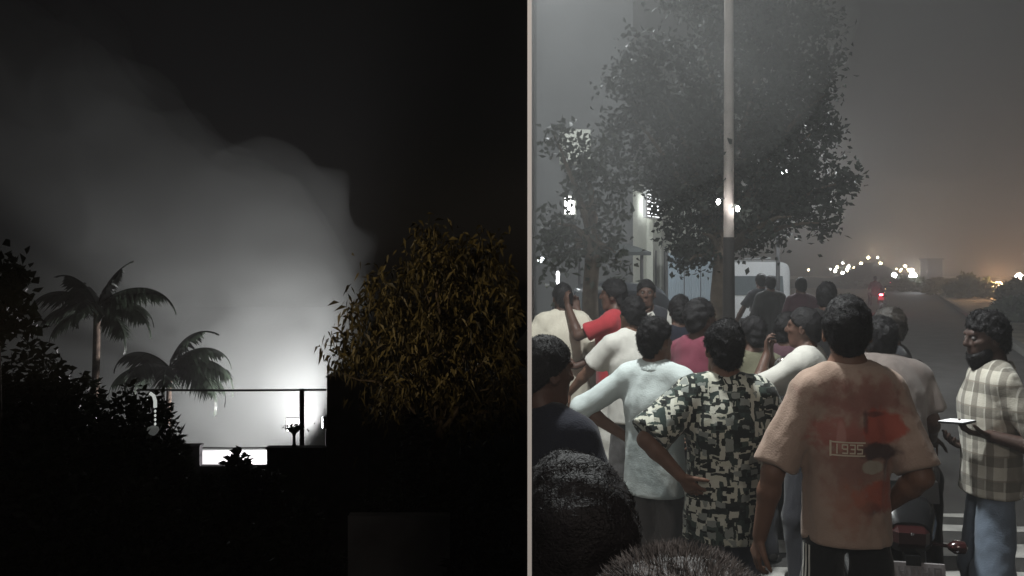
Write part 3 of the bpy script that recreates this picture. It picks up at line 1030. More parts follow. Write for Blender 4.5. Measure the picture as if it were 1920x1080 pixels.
M_white_shirt = cloth("white_cotton", (0.60, 0.585, 0.54))
M_cream_shirt = cloth("cream_cotton", (0.60, 0.56, 0.47))
M_bluewhite_shirt = cloth("pale_blue_cotton", (0.56, 0.62, 0.61))
M_maroon = cloth("maroon_cotton", (0.15, 0.035, 0.055))
M_red = cloth("red_cotton", (0.42, 0.045, 0.055))
M_navy = cloth("navy_cotton", (0.012, 0.013, 0.022))
M_black = cloth("black_cotton", (0.014, 0.013, 0.014))
M_char = cloth("charcoal_cotton", (0.035, 0.035, 0.042))
M_olive = cloth("olive_cotton", (0.13, 0.125, 0.085))
M_grey_tee = cloth("grey_beige_cotton", (0.15, 0.125, 0.115))
M_plum = cloth("plum_cotton", (0.07, 0.035, 0.045))
M_jeans = cloth("washed_denim", (0.17, 0.21, 0.27), .25)
M_grey_trouser = cloth("grey_trouser", (0.085, 0.08, 0.08))
M_darkblue_trouser = cloth("dark_blue_trouser", (0.03, 0.033, 0.05))
M_black_trouser = cloth("black_trouser", (0.012, 0.012, 0.013))


def nodes_of(m):
    nt = m.node_tree
    return nt, nt.nodes["Principled BSDF"], nt.nodes[m["ramp"]]

# salmon tee with a faded red print on the back
def print_tee():
    m = cloth("salmon_cotton", (0.34, 0.245, 0.195))
    nt, b, ramp = nodes_of(m)
    tc = nt.nodes.new("ShaderNodeTexCoord")
    nz = nt.nodes.new("ShaderNodeTexNoise"); nz.inputs["Scale"].default_value = 24; nz.inputs["Detail"].default_value = 4
    nt.links.new(tc.outputs["Object"], nz.inputs["Vector"])
    sx = nt.nodes.new("ShaderNodeSeparateXYZ")
    nt.links.new(tc.outputs["Object"], sx.inputs[0])
    cur = ramp.outputs[0]
    def math_(op, a, b_=None, c=None):
        n = nt.nodes.new("ShaderNodeMath"); n.operation = op
        for i, v in enumerate((a, b_, c)):
            if v is None: continue
            if isinstance(v, (int, float)): n.inputs[i].default_value = v
            else: nt.links.new(v, n.inputs[i])
        return n.outputs[0]
    wob = math_('MULTIPLY', math_('SUBTRACT', nz.outputs["Fac"], .5), 1.7)
    back = math_('LESS_THAN', sx.outputs[1], 0.02)
    def spot(cx, cz, rx, rz, col, soft, amt=1.0, wb=1.0):
        nonlocal cur
        dx = math_('DIVIDE', math_('SUBTRACT', sx.outputs[0], cx), rx)
        dz = math_('DIVIDE', math_('SUBTRACT', sx.outputs[2], cz), rz)
        d = math_('SQRT', math_('ADD', math_('MULTIPLY', dx, dx), math_('MULTIPLY', dz, dz)))
        d = math_('ADD', d, math_('MULTIPLY', wob, wb))
        k = nt.nodes.new("ShaderNodeMapRange"); k.interpolation_type = 'SMOOTHSTEP'
        k.inputs["From Min"].default_value = 1 - soft; k.inputs["From Max"].default_value = 1
        k.inputs["To Min"].default_value = amt; k.inputs["To Max"].default_value = 0
        nt.links.new(d, k.inputs["Value"])
        f = math_('MULTIPLY', k.outputs[0], back)
        mx = nt.nodes.new("ShaderNodeMixRGB"); mx.inputs[2].default_value = (*col, 1)
        nt.links.new(f, mx.inputs[0]); nt.links.new(cur, mx.inputs[1])
        cur = mx.outputs[0]
    spot(.01, 1.16, .17, .30, (0.21, .095, .075), .75, .8, .6)
    red = (0.33, 0.075, 0.05); dk = (0.05, 0.03, 0.03)
    spot(.02, 1.36, .20, .10, (0.22, .085, .07), .7, .75)
    spot(-.06, 1.24, .13, .075, (0.30, .10, .08), .6, .85)
    spot(.085, 1.262, .085, .075, red, .3, .95, .5)
    spot(.025, 1.285, .014, .05, dk, .6, .6, .5)
    spot(.06, 1.31, .05, .012, dk, .6, .6, .4)
    spot(.07, 1.185, .085, .038, dk, .35, .9, .5)
    spot(.055, 1.130, .045, .028, (0.34, .31, .25), .25, .9, .4)
    spot(.10, 1.135, .014, .05, dk, .7, .5, .4)
    spot(.08, 1.03, .12, .075, (0.36, .085, .05), .5, .85, .9)
    spot(.05, 0.985, .06, .03, dk, .6, .5, .8)
    spot(-.055, 1.235, .018, .06, (0.40, .20, .17), .4, .8, .3)
    spot(-.02, .99, .09, .12, (0.33, .16, .11), .6, .5, .8)
    nt.links.new(cur, b.inputs["Base Color"])
    return m

# cream shirt with a blocky dark print
def block_print():
    m = cloth("block_print_cotton", (0.50, 0.50, 0.42))
    nt, b, ramp = nodes_of(m)
    tc = nt.nodes.new("ShaderNodeTexCoord")
    cur = ramp.outputs[0]
    wz = nt.nodes.new("ShaderNodeTexNoise"); wz.inputs["Scale"].default_value = 20; wz.inputs["Detail"].default_value = 4
    nt.links.new(tc.outputs["Object"], wz.inputs["Vector"])
    ws = nt.nodes.new("ShaderNodeVectorMath"); ws.operation = 'SCALE'; ws.inputs["Scale"].default_value = .030
    nt.links.new(wz.outputs["Color"], ws.inputs[0])
    wa = nt.nodes.new("ShaderNodeVectorMath"); wa.operation = 'ADD'
    nt.links.new(tc.outputs["Object"], wa.inputs[0]); nt.links.new(ws.outputs[0], wa.inputs[1])
    for cell, off, thr, col in (((.052, .052, .036), 0, .66, (0.05, .07, .06)), ((.011, .03, .075), .009, .86, (0.02, .028, .025)), ((.085, .05, .011), .017, .87, (0.025, .032, .03)), ((.015, .02, .016), .031, .92, (.01, .012, .012)), ((.026, .026, .052), .013, .76, (0.035, .05, .045)), ((.024, .03, .018), .007, .80, (0.010, .013, .012)),
                                ((.050, .05, .014), .02, .84, (0.02, .024, .022)), ((.018, .03, .030), .003, .86, (.55, .55, .48)), ((.034, .034, .026), .011, .88, (.24, .26, .24))):
        mp = nt.nodes.new("ShaderNodeVectorMath"); mp.operation = 'MULTIPLY_ADD'
        mp.inputs[1].default_value = [1 / c_ for c_ in cell]; mp.inputs[2].default_value = (off * 90 + .3, 7.5, off * 51 + .1)
        nt.links.new(wa.outputs[0], mp.inputs[0])
        fl_ = nt.nodes.new("ShaderNodeVectorMath"); fl_.operation = 'FLOOR'; nt.links.new(mp.outputs[0], fl_.inputs[0])
        w_ = nt.nodes.new("ShaderNodeTexWhiteNoise"); w_.noise_dimensions = '3D'; nt.links.new(fl_.outputs[0], w_.inputs["Vector"])
        g = nt.nodes.new("ShaderNodeMath"); g.operation = 'GREATER_THAN'; g.inputs[1].default_value = thr
        nt.links.new(w_.outputs["Value"], g.inputs[0])
        mx = nt.nodes.new("ShaderNodeMixRGB"); mx.inputs[2].default_value = (*col, 1)
        nt.links.new(g.outputs[0], mx.inputs[0]); nt.links.new(cur, mx.inputs[1])
        cur = mx.outputs[0]
    nt.links.new(cur, b.inputs["Base Color"])
    return m

def plaid():
    m = cloth("checked_cotton", (0.55, 0.52, 0.45))
    nt, b, ramp = nodes_of(m)
    tc = nt.nodes.new("ShaderNodeTexCoord"); sx = nt.nodes.new("ShaderNodeSeparateXYZ")
    nt.links.new(tc.outputs["Object"], sx.inputs[0])
    def band(src, f, off, w):
        a = nt.nodes.new("ShaderNodeMath"); a.operation = 'MULTIPLY_ADD'; a.inputs[1].default_value = f; a.inputs[2].default_value = off
        nt.links.new(src, a.inputs[0])
        fr = nt.nodes.new("ShaderNodeMath"); fr.operation = 'FRACT'; nt.links.new(a.outputs[0], fr.inputs[0])
        l = nt.nodes.new("ShaderNodeMath"); l.operation = 'LESS_THAN'; l.inputs[1].default_value = w; nt.links.new(fr.outputs[0], l.inputs[0])
        return l.outputs[0]
    hx = nt.nodes.new("ShaderNodeMath"); hx.operation = 'ADD'
    nt.links.new(sx.outputs[0], hx.inputs[0]); nt.links.new(sx.outputs[1], hx.inputs[1])
    cur = ramp.outputs[0]
    for src, f, off, w, col, am in ((hx.outputs[0], 10.5, .2, .42, (.10, .085, .07), .62), (sx.outputs[2], 9.5, .1, .40, (.09, .08, .065), .62), (hx.outputs[0], 10.5, .75, .08, (.6, .58, .52), .6), (sx.outputs[2], 9.5, .7, .07, (.16, .13, .1), .6)):
        mu = nt.nodes.new("ShaderNodeMath"); mu.operation = 'MULTIPLY'; mu.inputs[1].default_value = am
        nt.links.new(band(src, f, off, w), mu.inputs[0])
        mx = nt.nodes.new("ShaderNodeMixRGB"); mx.inputs[2].default_value = (*col, 1)
        nt.links.new(mu.outputs[0], mx.inputs[0]); nt.links.new(cur, mx.inputs[1])
        cur = mx.outputs[0]
    nt.links.new(cur, b.inputs["Base Color"])
    return m
M_tee, M_block, M_plaid = print_tee(), block_print(), plaid()

HANG_L = dict(e=(-.255, -.03, 1.12), w=(-.285, .03, .875))
HANG_R = dict(e=(.255, -.03, 1.12), w=(.285, .03, .875))
STAND = [((-.078, 0, .90), (-.098, .02, .48), (-.11, -.02, .085)), ((.078, 0, .90), (.098, .02, .48), (.11, -.02, .085))]


def hand(S, w, d, n, side, curl, s):
    """palm with four unequal bent fingers and a thumb off the side of the palm"""
    w = np.array(w, dtype=float)
    d = np.array(d, dtype=float); d /= np.linalg.norm(d)
    n = np.array(n, dtype=float); n -= d * (n @ d); n /= np.linalg.norm(n) + 1e-9
    sd = np.cross(d, n) * side
    for t, L in ((-.030, .078), (-.010, .085), (.010, .083), (.029, .074)):
        S.cap(w - d * .01, w + (d * L + sd * t) * s, .0155 * s, .0115 * s, k=.010)
    for t, L0, L in ((.030, .080, .066), (.010, .088, .078), (-.010, .086, .072), (-.029, .076, .056)):
        p = w + (d * L0 + sd * t) * s
        spread = t * 1.5
        a = curl * .55 + .08
        for seg, r0, r1 in ((.45, .0092, .0086), (.31, .0086, .0080), (.26, .0080, .0068)):
            dd = (d + sd * spread); dd /= np.linalg.norm(dd)
            q = p + (dd * math.cos(a) + n * math.sin(a)) * L * seg * s
            S.cap(p, q, r0 * s, r1 * s, k=.003)
            p = q; a += curl
    p = w + (d * .022 + sd * .026) * s
    for L, r0, r1, f in ((.040, .0135, .0105, .25), (.030, .0105, .0095, .55), (.024, .0095, .0075, .75)):
        dd = d * .72 + sd * .75 * (1 - f * .6) + n * (f * .8 * min(1, curl + .3)); dd /= np.linalg.norm(dd)
        q = p + dd * L * s
        S.cap(p, q, r0 * s, r1 * s, k=.005)
        p = q


def blades(V, Q, n, L, r, seed, lift=.35, up=(0, 0, 0), curl=0.0):
    """short hair strands standing on the hair surface"""
    g = np.random.default_rng(seed)
    q = Q[g.integers(0, len(Q), n)]
    a, b, c = V[q[:, 0]], V[q[:, 1]], V[q[:, 2]]
    e = V[q[:, 3]]
    nor = np.cross(c - a, e - b); nor /= np.linalg.norm(nor, axis=1, keepdims=True) + 1e-9
    u = g.uniform(0, 1, (n, 1)); v = g.uniform(0, 1, (n, 1))
    p = (a * (1 - u) + b * u) * (1 - v) + (e * (1 - u) + c * u) * v - nor * .002
    t = np.cross(nor, g.normal(size=(n, 3))); t /= np.linalg.norm(t, axis=1, keepdims=True) + 1e-9
    d = nor * lift + t * (1 - lift) + np.array(up)
    d /= np.linalg.norm(d, axis=1, keepdims=True)
    w = np.cross(d, g.normal(size=(n, 3))); w /= np.linalg.norm(w, axis=1, keepdims=True) + 1e-9
    l = (L * g.uniform(.5, 1.4, n))[:, None]
    m = p + d * l * .5 + nor * l * curl * .35
    tip = p + d * l - nor * l * curl * .15
    VV = np.stack([p - w * r, p + w * r, m + w * r * .8, m - w * r * .8, tip], 1).reshape(-1, 3)
    i = np.arange(n)[:, None] * 5
    T = np.concatenate([i + np.array([[0, 1, 2]]), i + np.array([[0, 2, 3]]), i + np.array([[3, 2, 4]])])
    return VV, T


def person(label, d, px, top, rot=0, yaw=0, pitch=0, L=HANG_L, R=HANG_R, legs=STAND, skin=0, hair='short', hair_mat=None, shirt=None, trousers=None,
           vox=.010, sw=1.0, vest=None, beard=False, clamp=False, lean=0.0, group="people in the street crowd", girth=1.0, sit=0.0, seed=0, tufts=0, face=False, ground=0.0, sfix=None):
    H = CAMZ - (top - HZ) / F * d - ground
    stand_h = H if not sit else H + sit
    s = stand_h / 1.735
    if sfix:
        s = sfix
    elif hair in ('curly', 'fluffy'):
        s = (stand_h - (.035 if hair == 'curly' else .015)) / 1.735
    x0 = (px - 960) / F * d
    dz = -sit
    rotr = math.radians(rot)
    def T(p):
        p = np.array(p, dtype=float) * s
        # lean the upper body forward about the hips
        if lean and p[2] > .9 * s:
            t = p[2] - .9 * s
            p = p + np.array([0, math.sin(lean) * t, -(1 - math.cos(lean)) * t])
        return p + np.array([0, 0, dz])
    def TL(p):
        return np.array(p, dtype=float) if sit else np.array(p, dtype=float) * s
    Rh = rotm(math.radians(yaw), math.radians(pitch))
    piv = np.array([0, -.005, 1.50])
    def HD(p):
        return T(piv + Rh @ (np.array(p, dtype=float) + np.array([0, .012, 1.615]) - piv))
    shL, shR = (-.170 * sw, -.005, 1.40), (.170 * sw, -.005, 1.40)
    arms = [(shL, L, -1), (shR, R, 1)]
    ext = [T(shL), T(shR), HD((0, 0, .16)), HD((0, .14, -.1)), HD((0, -.14, 0)), T((0, .2, 1.1)), T((0, -.2, 1.1)), T((-.25, 0, 1.2)), T((.25, 0, 1.2)), HD((.1, 0, 0)), HD((-.1, 0, 0))]
    for sh, A, sd in arms:
        wv = np.array(A['w']); ev = np.array(A['e'])
        hd = A.get('d', wv - ev); hd = np.array(hd) / np.linalg.norm(hd)
        ext += [T(ev), T(wv + hd * .2 + .05), T(wv + hd * .2 - .05)]
    for l in legs:
        ext += [TL(q) for q in l]
    ext = np.array(ext)
    lo = ext.min(0) - .11; hi = ext.max(0) + .11
    lo[2] = min(lo[2], -.01) if not sit else lo[2] - .0
    # ---- body
    S = Solid(lo, hi, vox)
    g = girth
    S.ell(T((0, 0, .96)), (.138 * s * g, .102 * s * g, .12 * s), k=.03)
    S.ell(T((0, .005, 1.10)), (.138 * s * g, .100 * s * g, .15 * s), k=.04)
    S.ell(T((0, 0, 1.28)), (.148 * s * g, .108 * s * g, .17 * s), k=.05)
    S.cap(T((-.13 * sw, -.012, 1.405)), T((.13 * sw, -.012, 1.405)), .058 * s, k=.05)
    S.cap(T((0, -.018, 1.42)), HD((0, -.020, -.09)), .058 * s, .053 * s, k=.03)
    S.cap(T((-.11, -.02, 1.42)), HD((-.02, -.03, -.11)), .035 * s, .03 * s, k=.04)
    S.cap(T((.11, -.02, 1.42)), HD((.02, -.03, -.11)), .035 * s, .03 * s, k=.04)
    # head: skull, face, jaw, nose, lips, brow, ears
    S.ell(HD((0, -.012, .018)), (.074 * s, .092 * s, .098 * s), Rh, k=.015)
    S.ell(HD((0, .030, -.045)), (.058 * s, .060 * s, .078 * s), Rh, k=.02)
    S.cap(HD((-.03, .055, -.098)), HD((.03, .055, -.098)), .022 * s, k=.02)
    S.cap(HD((-.034, .074, .030)), HD((.034, .074, .030)), .013 * s, k=.012)
    S.cap(HD((0, .083, .022)), HD((0, .102, -.018)), .009 * s, .014 * s, k=.008)
    S.cap(HD((-.012, .090, -.024)), HD((.012, .090, -.024)), .009 * s, k=.006)
    S.cap(HD((-.018, .080, -.055)), HD((.018, .080, -.055)), .0085 * s, k=.006)
    S.cap(HD((-.014, .078, -.068)), HD((.014, .078, -.068)), .0085 * s, k=.006)
    for sg in (-1, 1):
        S.cap(HD((sg * .038, .070, -.016)), HD((sg * .046, .05, -.016)), .014 * s, k=.012)
        S.carve(HD((sg * .031, .089, .010)), (.017 * s, .012 * s, .011 * s), Rh, k=.01)
        S.ell(HD((sg * .077, -.008, -.012)), (.010 * s, .021 * s, .032 * s), Rh @ rotm(sg * -.35), k=.008)
        S.carve(HD((sg * .087, -.004, -.008)), (.006 * s, .011 * s, .018 * s), Rh @ rotm(sg * -.35), k=.006)
    for sh, A, sd in arms:
        e, w = A['e'], A['w']
        S.cap(T(sh), T(e), .050 * s * g, .038 * s, k=.03)
        mid = np.array(e) * .7 + np.array(w) * .3
        S.cap(T(e), T(mid), .038 * s, .039 * s, k=.02)
        S.cap(T(mid), T(w), .039 * s, .0265 * s, k=.02)
        wv = np.array(w); ev = np.array(e)
        hd = np.array(A.get('d', wv - ev), dtype=float)
        hand(S, T(w), hd, A.get('n', (-sd, .15, 0)), A.get('side', -sd), A.get('curl', .45), s)
    for hp, kn, an in legs:
        S.cap(TL(hp), TL(kn), .070 * s * g, .052 * s, k=.03)
        S.cap(TL(kn), TL(an), .056 * s, .036 * s, k=.03)
        a = TL(an)
        S.cap(a + np.array([0, -.03 * s, -.035 * s]), a + np.array([0, .14 * s, -.05 * s]), .036 * s, .028 * s, k=.02)
    V, Q = S.mesh()
    root_loc = Vector((x0, d, ground))
    c, sn = math.cos(rotr), math.sin(rotr)
    def fit(V):
        if not clamp:
            return V
        V = V.copy()
        wx = V[:, 0] * c - V[:, 1] * sn + x0; wy = V[:, 0] * sn + V[:, 1] * c + d
        lim = 33.0 / F * wy + .0045
        m = wx < lim
        wx[m] = lim[m] + np.minimum(.002, (lim[m] - wx[m]) * .004)
        V[:, 0] = (wx - x0) * c + (wy - d) * sn; V[:, 1] = -(wx - x0) * sn + (wy - d) * c
        return V
    body = add_mesh("person", fit(V), Q, M_skin[skin], None, True)
    body.location = root_loc; body.rotation_euler = (0, 0, rotr)
    tag(body, label, "person", group)
    # ---- hair
    hm = hair_mat or M_hair_matt
    tufts = tufts or 2500
    th_, topx, amp, fr = {'short': (.010, .010, .004, 55), 'medium': (.012, .016, .007, 42), 'fluffy': (.022, .026, .010, 30), 'curly': (.040, .052, .016, 28), 'crop': (.005, .006, .002, 60), 'smooth': (.026, .022, .006, 34), 'fuzz': (.014, .012, .003, 50)}[hair]
    hv = min(vox, .008)
    hc = HD((0, 0, 0))
    S = Solid(hc - .19 * s, hc + .21 * s, hv)
    S.ell(HD((0, -.014, .018 + topx * .4)), ((.074 + th_) * s, (.094 + th_) * s, (.098 + topx) * s), Rh, k=.01)
    if True:
        S.ell(HD((0, -.055, -.045)), (.056 * s + th_ * .5, .050 * s, .060 * s), Rh, k=.02)
    pn = Rh @ np.array([0, 1, -1.05])
    S.cut(HD((0, .012 if hair != 'curly' else .03, 0)), pn, .010)
    S.cut(HD((0, 0, -.088)), Rh @ np.array([0, .25, -1]), .012)
    S.wrinkle(amp * 1.5 * s, fr * 2.2, seed + 5, (1, 1, 1), band=.04)
    S.wrinkle(amp * .8 * s, fr * 6, seed + 6, (1, 1, 1), band=.03)
    V, Q = S.mesh()
    ho = add_mesh("hair", fit(V), Q, hm, body, True)
    if tufts:
        L_, r_ = {'short': (.010, .0008), 'medium': (.015, .0008), 'fluffy': (.022, .0010), 'curly': (.030, .0009), 'crop': (.012, .0009), 'smooth': (.016, .0005), 'fuzz': (.011, .00035)}[hair]
        VV, TT = blades(V, Q, tufts, L_, r_, seed, .45 if hair in ('curly', 'fluffy', 'crop') else {'smooth': .10, 'fuzz': .75}.get(hair, .30), (0, 0, .05), .9 if hair == 'curly' else .4)
        o = add_mesh("hair_strands", fit(VV), TT, hm, ho)
        o["kind"] = "stuff"
    if beard:
        S = Solid(hc - .19 * s, hc + .19 * s, hv)
        S.ell(HD((0, .030, -.060)), (.0615 * s, .0655 * s, .078 * s), Rh, k=.01)
        S.cap(HD((0, .06, -.11)), HD((0, .072, -.135)), .030 * s, .014 * s, k=.03)
        S.wrinkle(.006, 55, 3, band=.03)
        S.cut(HD((0, .0, -.022)), Rh @ np.array([0, .55, 1]), .008)
        S.cut(HD((0, -.01, 0)), Rh @ np.array([0, -1, .2]), .008)
        V, Q = S.mesh()
        bo = add_mesh("beard", fit(V), Q, hm, body, True)
        VV, TT = blades(V, Q, 3000, .012, .0007, seed, .4, (0, 0, -.2), .4)
        add_mesh("beard_strands", fit(VV), TT, hm, bo)["kind"] = "stuff"
    if face:
        for sg in (-1, 1):
            p = HD((sg * .031, .0745, .008))
            m_ = MB().lathe([(.002, -.0115), (.008, -.008), (.0115, 0), (.008, .008), (.002, .0115)], tuple(p), 12)
            m_.build("eye", M_eye, body, True)
    # ---- garments
    def garment(name, sp, seed):
        loose = sp.get('loose', .018)
        z0 = sp['hem']
        S = Solid(lo - .04, hi + .04, max(vox * .95, .008))
        hb = .165 * s * g + loose * sp.get('drape', 1.0)
        S.ell(T((0, 0, 1.29)), (.150 * s * g + loose * .8, .112 * s * g + loose * .8, .185 * s), k=.05)
        S.cap(T((0, .0, 1.25)), T((0, .0, z0 - .05)), .112 * s * g + loose * .7, .120 * s * g + loose * sp.get('drape', .8), k=.06, flat=(.80, 1.0, 1.0))
        S.cap(T((-.135 * sw, -.012, 1.408)), T((.135 * sw, -.012, 1.408)), .064 * s + loose * .4, k=.05)
        S.cap(T((-.06, -.02, 1.45)), T((.06, -.02, 1.45)), .060 * s, k=.05)
        if sp.get('sleeve', .8) > 0:
            for sh, A, sd in arms:
                e, w = np.array(A['e']), np.array(A['w'])
                t = sp.get('sleeve', .8)
                sr = sp.get('sr', .062)
                if t <= 1:
                    end = np.array(sh) + (e - np.array(sh)) * t
                    S2 = Solid(lo - .04, hi + .04, max(vox * .95, .008))
                    S2.cap(T(sh), T(np.array(sh) + (e - np.array(sh)) * (t + .12)), (sr - .004) * s, (sr + loose * .55) * s, k=.0)
                    ax = T(e) - T(sh)
                    S2.cut(T(end), ax, .008)
                else:
                    S2 = Solid(lo - .04, hi + .04, max(vox * .95, .008))
                    end = e + (w - e) * (t - 1)
                    S2.cap(T(e), T(e + (w - e) * (t - 1 + .1)), (sr - .006) * s, (sr - .014) * s, k=.02)
                    S2.cut(T(end), T(w) - T(e), .008)
                    S2.cap(T(sh), T(e), sr * s, (sr - .006) * s, k=.03)
                h = np.maximum(.035 - np.abs(S.D - S2.D), 0) / .035
                S.D = np.minimum(S.D, S2.D) - h * h * .035 * .25
        S.wrinkle(sp.get('wr', .006) * 1.35 * s, sp.get('wf', 46), seed, (1.0, .8, .33))
        S.wrinkle(sp.get('wr', .006) * .28 * s, 130, seed + 1, (1, 1, .7), band=.03)
        S.cut(T((0, 0, z0)), (0, 0, -1), .010)
        # neck opening
        S.carve(T((0, .045, 1.515)), (.072 * s, .085 * s, .070 * s), None, k=.012)
        V, Q = S.mesh()
        o = add_mesh(name, fit(V), Q, sp['m'], body, True)
        if sp.get('collar'):
            S = Solid(T((-.16, -.16, 1.36)), T((.16, .16, 1.56)), max(vox * .7, .006))
            for a in np.linspace(-2.75, 2.75, 26):
                a2 = a + .22
                f = lambda q, hh: T((math.sin(q) * (.070 + .012 * hh), -.020 - math.cos(q) * (.066 + .012 * hh) + .0, 1.475 - .03 * (1 - math.cos(q)) * .6 + (0 if hh else .018)))
                S.cap(f(a, 0), f(a2, 0), .007 * s, k=.004)
                S.cap(f(a, 1), f(a, 0), .0075 * s, k=.006)
                S.cap(f(a, 1) - np.array([0, 0, .012]), f(a2, 1) - np.array([0, 0, .012]), .008 * s, k=.006)
            V, Q = S.mesh()
            add_mesh("collar", fit(V), Q, sp['m'], o, True)
        return o
    so = None
    if shirt:
        so = garment("shirt", shirt, seed + 11)
    if vest:
        garment("jacket", vest, seed + 17)
    if trousers:
        S = Solid(lo - .03, hi + .03, max(vox, .010))
        tl = trousers.get('loose', .022)
        S.ell(T((0, 0, .955)), (.138 * s * g + tl * .4, .104 * s * g + tl * .4, .125 * s), k=.03)
        for hp, kn, an in legs:
            S.cap(TL(hp), TL(kn), .072 * s * g + tl * .4, .058 * s + tl, k=.03)
            a = TL(an)
            S.cap(TL(kn), a + np.array([0, 0, -.02]), .060 * s + tl, .048 * s + tl * .9, k=.03)
        S.wrinkle(.009, 45, seed + 23, (1, 1, .8))
        S.cut(T((0, 0, 1.02)), (0, 0, 1), .008)
        if not sit:
            S.cut((0, 0, .05), (0, 0, -1), .006)
        V, Q = S.mesh()
        add_mesh("trousers", fit(V), Q, trousers['m'], body, True)
    for hp, kn, an in legs:
        a = TL(an)
        S = Solid(a + np.array([-.09, -.12, -.12]), a + np.array([.09, .26, .06]), .010)
        S.cap(a + np.array([0, -.035 * s, -.038 * s]), a + np.array([0, .10 * s, -.048 * s]), .046 * s, .042 * s, k=.02)
        S.cap(a + np.array([0, .09 * s, -.050 * s]), a + np.array([0, .155 * s, -.052 * s]), .042 * s, .034 * s, k=.02)
        S.cut(a + np.array([0, 0, -.083 * s]), (0, 0, -1), .004)
        V, Q = S.mesh()
        add_mesh("shoe", fit(V), Q, M_shoe, body, True)
    body["s"] = s
    return body, so, T, fit


TEE = lambda m, **k: dict(dict(m=m, hem=.90, sleeve=.72, loose=.022, sr=.064), **k)
TR = lambda m, **k: dict(dict(m=m), **k)

# near row -------------------------------------------------------------------------
bA, sA, TA, _ = person("man in a salmon tee with a faded red back print and striped black trousers", 3.0, 1588, 558, rot=-4, yaw=-14, pitch=-.06 * 57,
       L=dict(e=(-.265, -.02, 1.11), w=(-.30, .03, .865), curl=.5), R=dict(e=(.22, -.10, 1.12), w=(.15, .05, .975), d=(-.5, .8, -.2), n=(-.4, -.3, -.8), curl=.5),
       hair='short', girth=.80, sw=.82, shirt=TEE(M_tee, hem=.868, sleeve=.92, loose=.026, drape=1.15, sr=.062, wr=.008), trousers=TR(M_black_trouser, loose=.025), vox=.0065, seed=1, tufts=5000)
bB, sB, TB, _ = person("bearded man in a cream checked shirt and washed jeans holding out a phone", 3.85, 1858, 585, rot=78, yaw=14, pitch=-8,
       L=dict(e=(-.25, -.17, 1.11), w=(-.18, .06, 1.165), d=(.05, 1, .12), n=(.2, 0, 1), side=-1, curl=.55), R=dict(e=(.21, -.12, 1.11), w=(.08, .09, 1.06), d=(-.45, .85, .25), n=(-.3, 0, 1), side=1, curl=.5),
       hair='medium', beard=True, girth=.92, hair_mat=M_hair_matt, shirt=TEE(M_plaid, hem=.855, sleeve=1.10, loose=.030, sr=.062, collar=True, wr=.009), trousers=TR(M_jeans, loose=.03), vox=.0065, skin=3, seed=2, tufts=4000, face=True)
bC, sC, TC, _ = person("man in a cream shirt with a blocky dark green print, hand on his hip", 3.6, 1358, 606, rot=-2, yaw=10, pitch=3,
       L=dict(e=(-.375, -.10, 1.21), w=(-.225, -.135, 1.055), d=(.55, .1, -.6), n=(.5, .75, .2), curl=.35), R=dict(e=(.27, .05, 1.13), w=(.20, .26, 1.02), curl=.6),
       hair='medium', girth=.93, sw=.93, shirt=TEE(M_block, hem=.735, sleeve=.95, loose=.045, sr=.085, wr=.009), trousers=TR(M_darkblue_trouser), vox=.0065, seed=3, tufts=6000)
bD, sD, TD, _ = person("man in a pale blue collared shirt with his elbow out and hand on hip", 4.2, 1228, 597, rot=-26, yaw=-24, pitch=2,
       L=dict(e=(-.40, -.06, 1.22), w=(-.185, .05, 1.06), d=(.5, .5, -.5), n=(.6, -.3, .5), curl=.5), R=dict(e=(.27, .06, 1.14), w=(.16, .26, 1.06), curl=.5),
       hair='medium', girth=.92, sw=.93, shirt=TEE(M_bluewhite_shirt, hem=.775, sleeve=1.12, loose=.034, sr=.070, collar=True, wr=.0055), trousers=TR(M_grey_trouser, loose=.03), vox=.0075, seed=4, tufts=3500)
bF, sF, _, _ = person("man with cropped hair in a black shirt standing against the added partition", 2.75, 1013, 632, rot=-35, yaw=-28, pitch=-6,
       hair='short', shirt=TEE(M_navy, hem=.86, loose=.03, collar=False), trousers=TR(M_black_trouser), vox=.008, skin=1, seed=5, clamp=True, tufts=5000)
bG, sG, _, _ = person("person with a big mop of glossy black hair close beside the added partition", 1.22, 1080, 880, rot=8, yaw=0, pitch=-4,
       hair='smooth', hair_mat=M_hair_matt, shirt=TEE(M_black, hem=.86, loose=.03), trousers=TR(M_black_trouser), vox=.008, seed=6, clamp=True, tufts=5000)
bH, sH, _, _ = person("person with fuzzy greying cropped hair, only the crown of the head in view", .57, 1285, 1086, rot=-5, yaw=0, pitch=-4,
       hair='fuzz', hair_mat=M_hair_grey, shirt=TEE(M_black, hem=.86, loose=.03), trousers=TR(M_black_trouser), vox=.008, seed=7, tufts=26000)

# middle rows ----------------------------------------------------------------------
person("man in a maroon shirt turned aside behind the pale blue shirt", 5.0, 1312, 563, rot=-50, yaw=-18, hair='medium', shirt=TEE(M_maroon, loose=.028), trousers=TR(M_char), vox=.010, skin=1, seed=8, tufts=1500)
person("man in an olive tee standing behind the printed shirt", 5.25, 1412, 596, rot=8, yaw=20, hair='medium', shirt=TEE(M_olive, loose=.032), trousers=TR(M_char), vox=.010, skin=1, seed=9, tufts=1500)
person("tall man in a loose cream kurta with an arm folded behind his back", 6.9, 1056, 531, rot=4, yaw=10, pitch=-6,
       L=dict(e=(-.33, -.03, 1.14), w=(-.26, .16, 1.02), curl=.5), R=dict(e=(.30, -.13, 1.15), w=(.08, -.185, 1.06), d=(-.8, -.1, .15), n=(0, 1, 0), curl=.5),
       hair='short', shirt=TEE(M_cream_shirt, hem=.76, sleeve=.9, loose=.045, sr=.080, wr=.010), trousers=TR(M_white_shirt, loose=.03), vox=.010, skin=1, seed=10, girth=1.12)
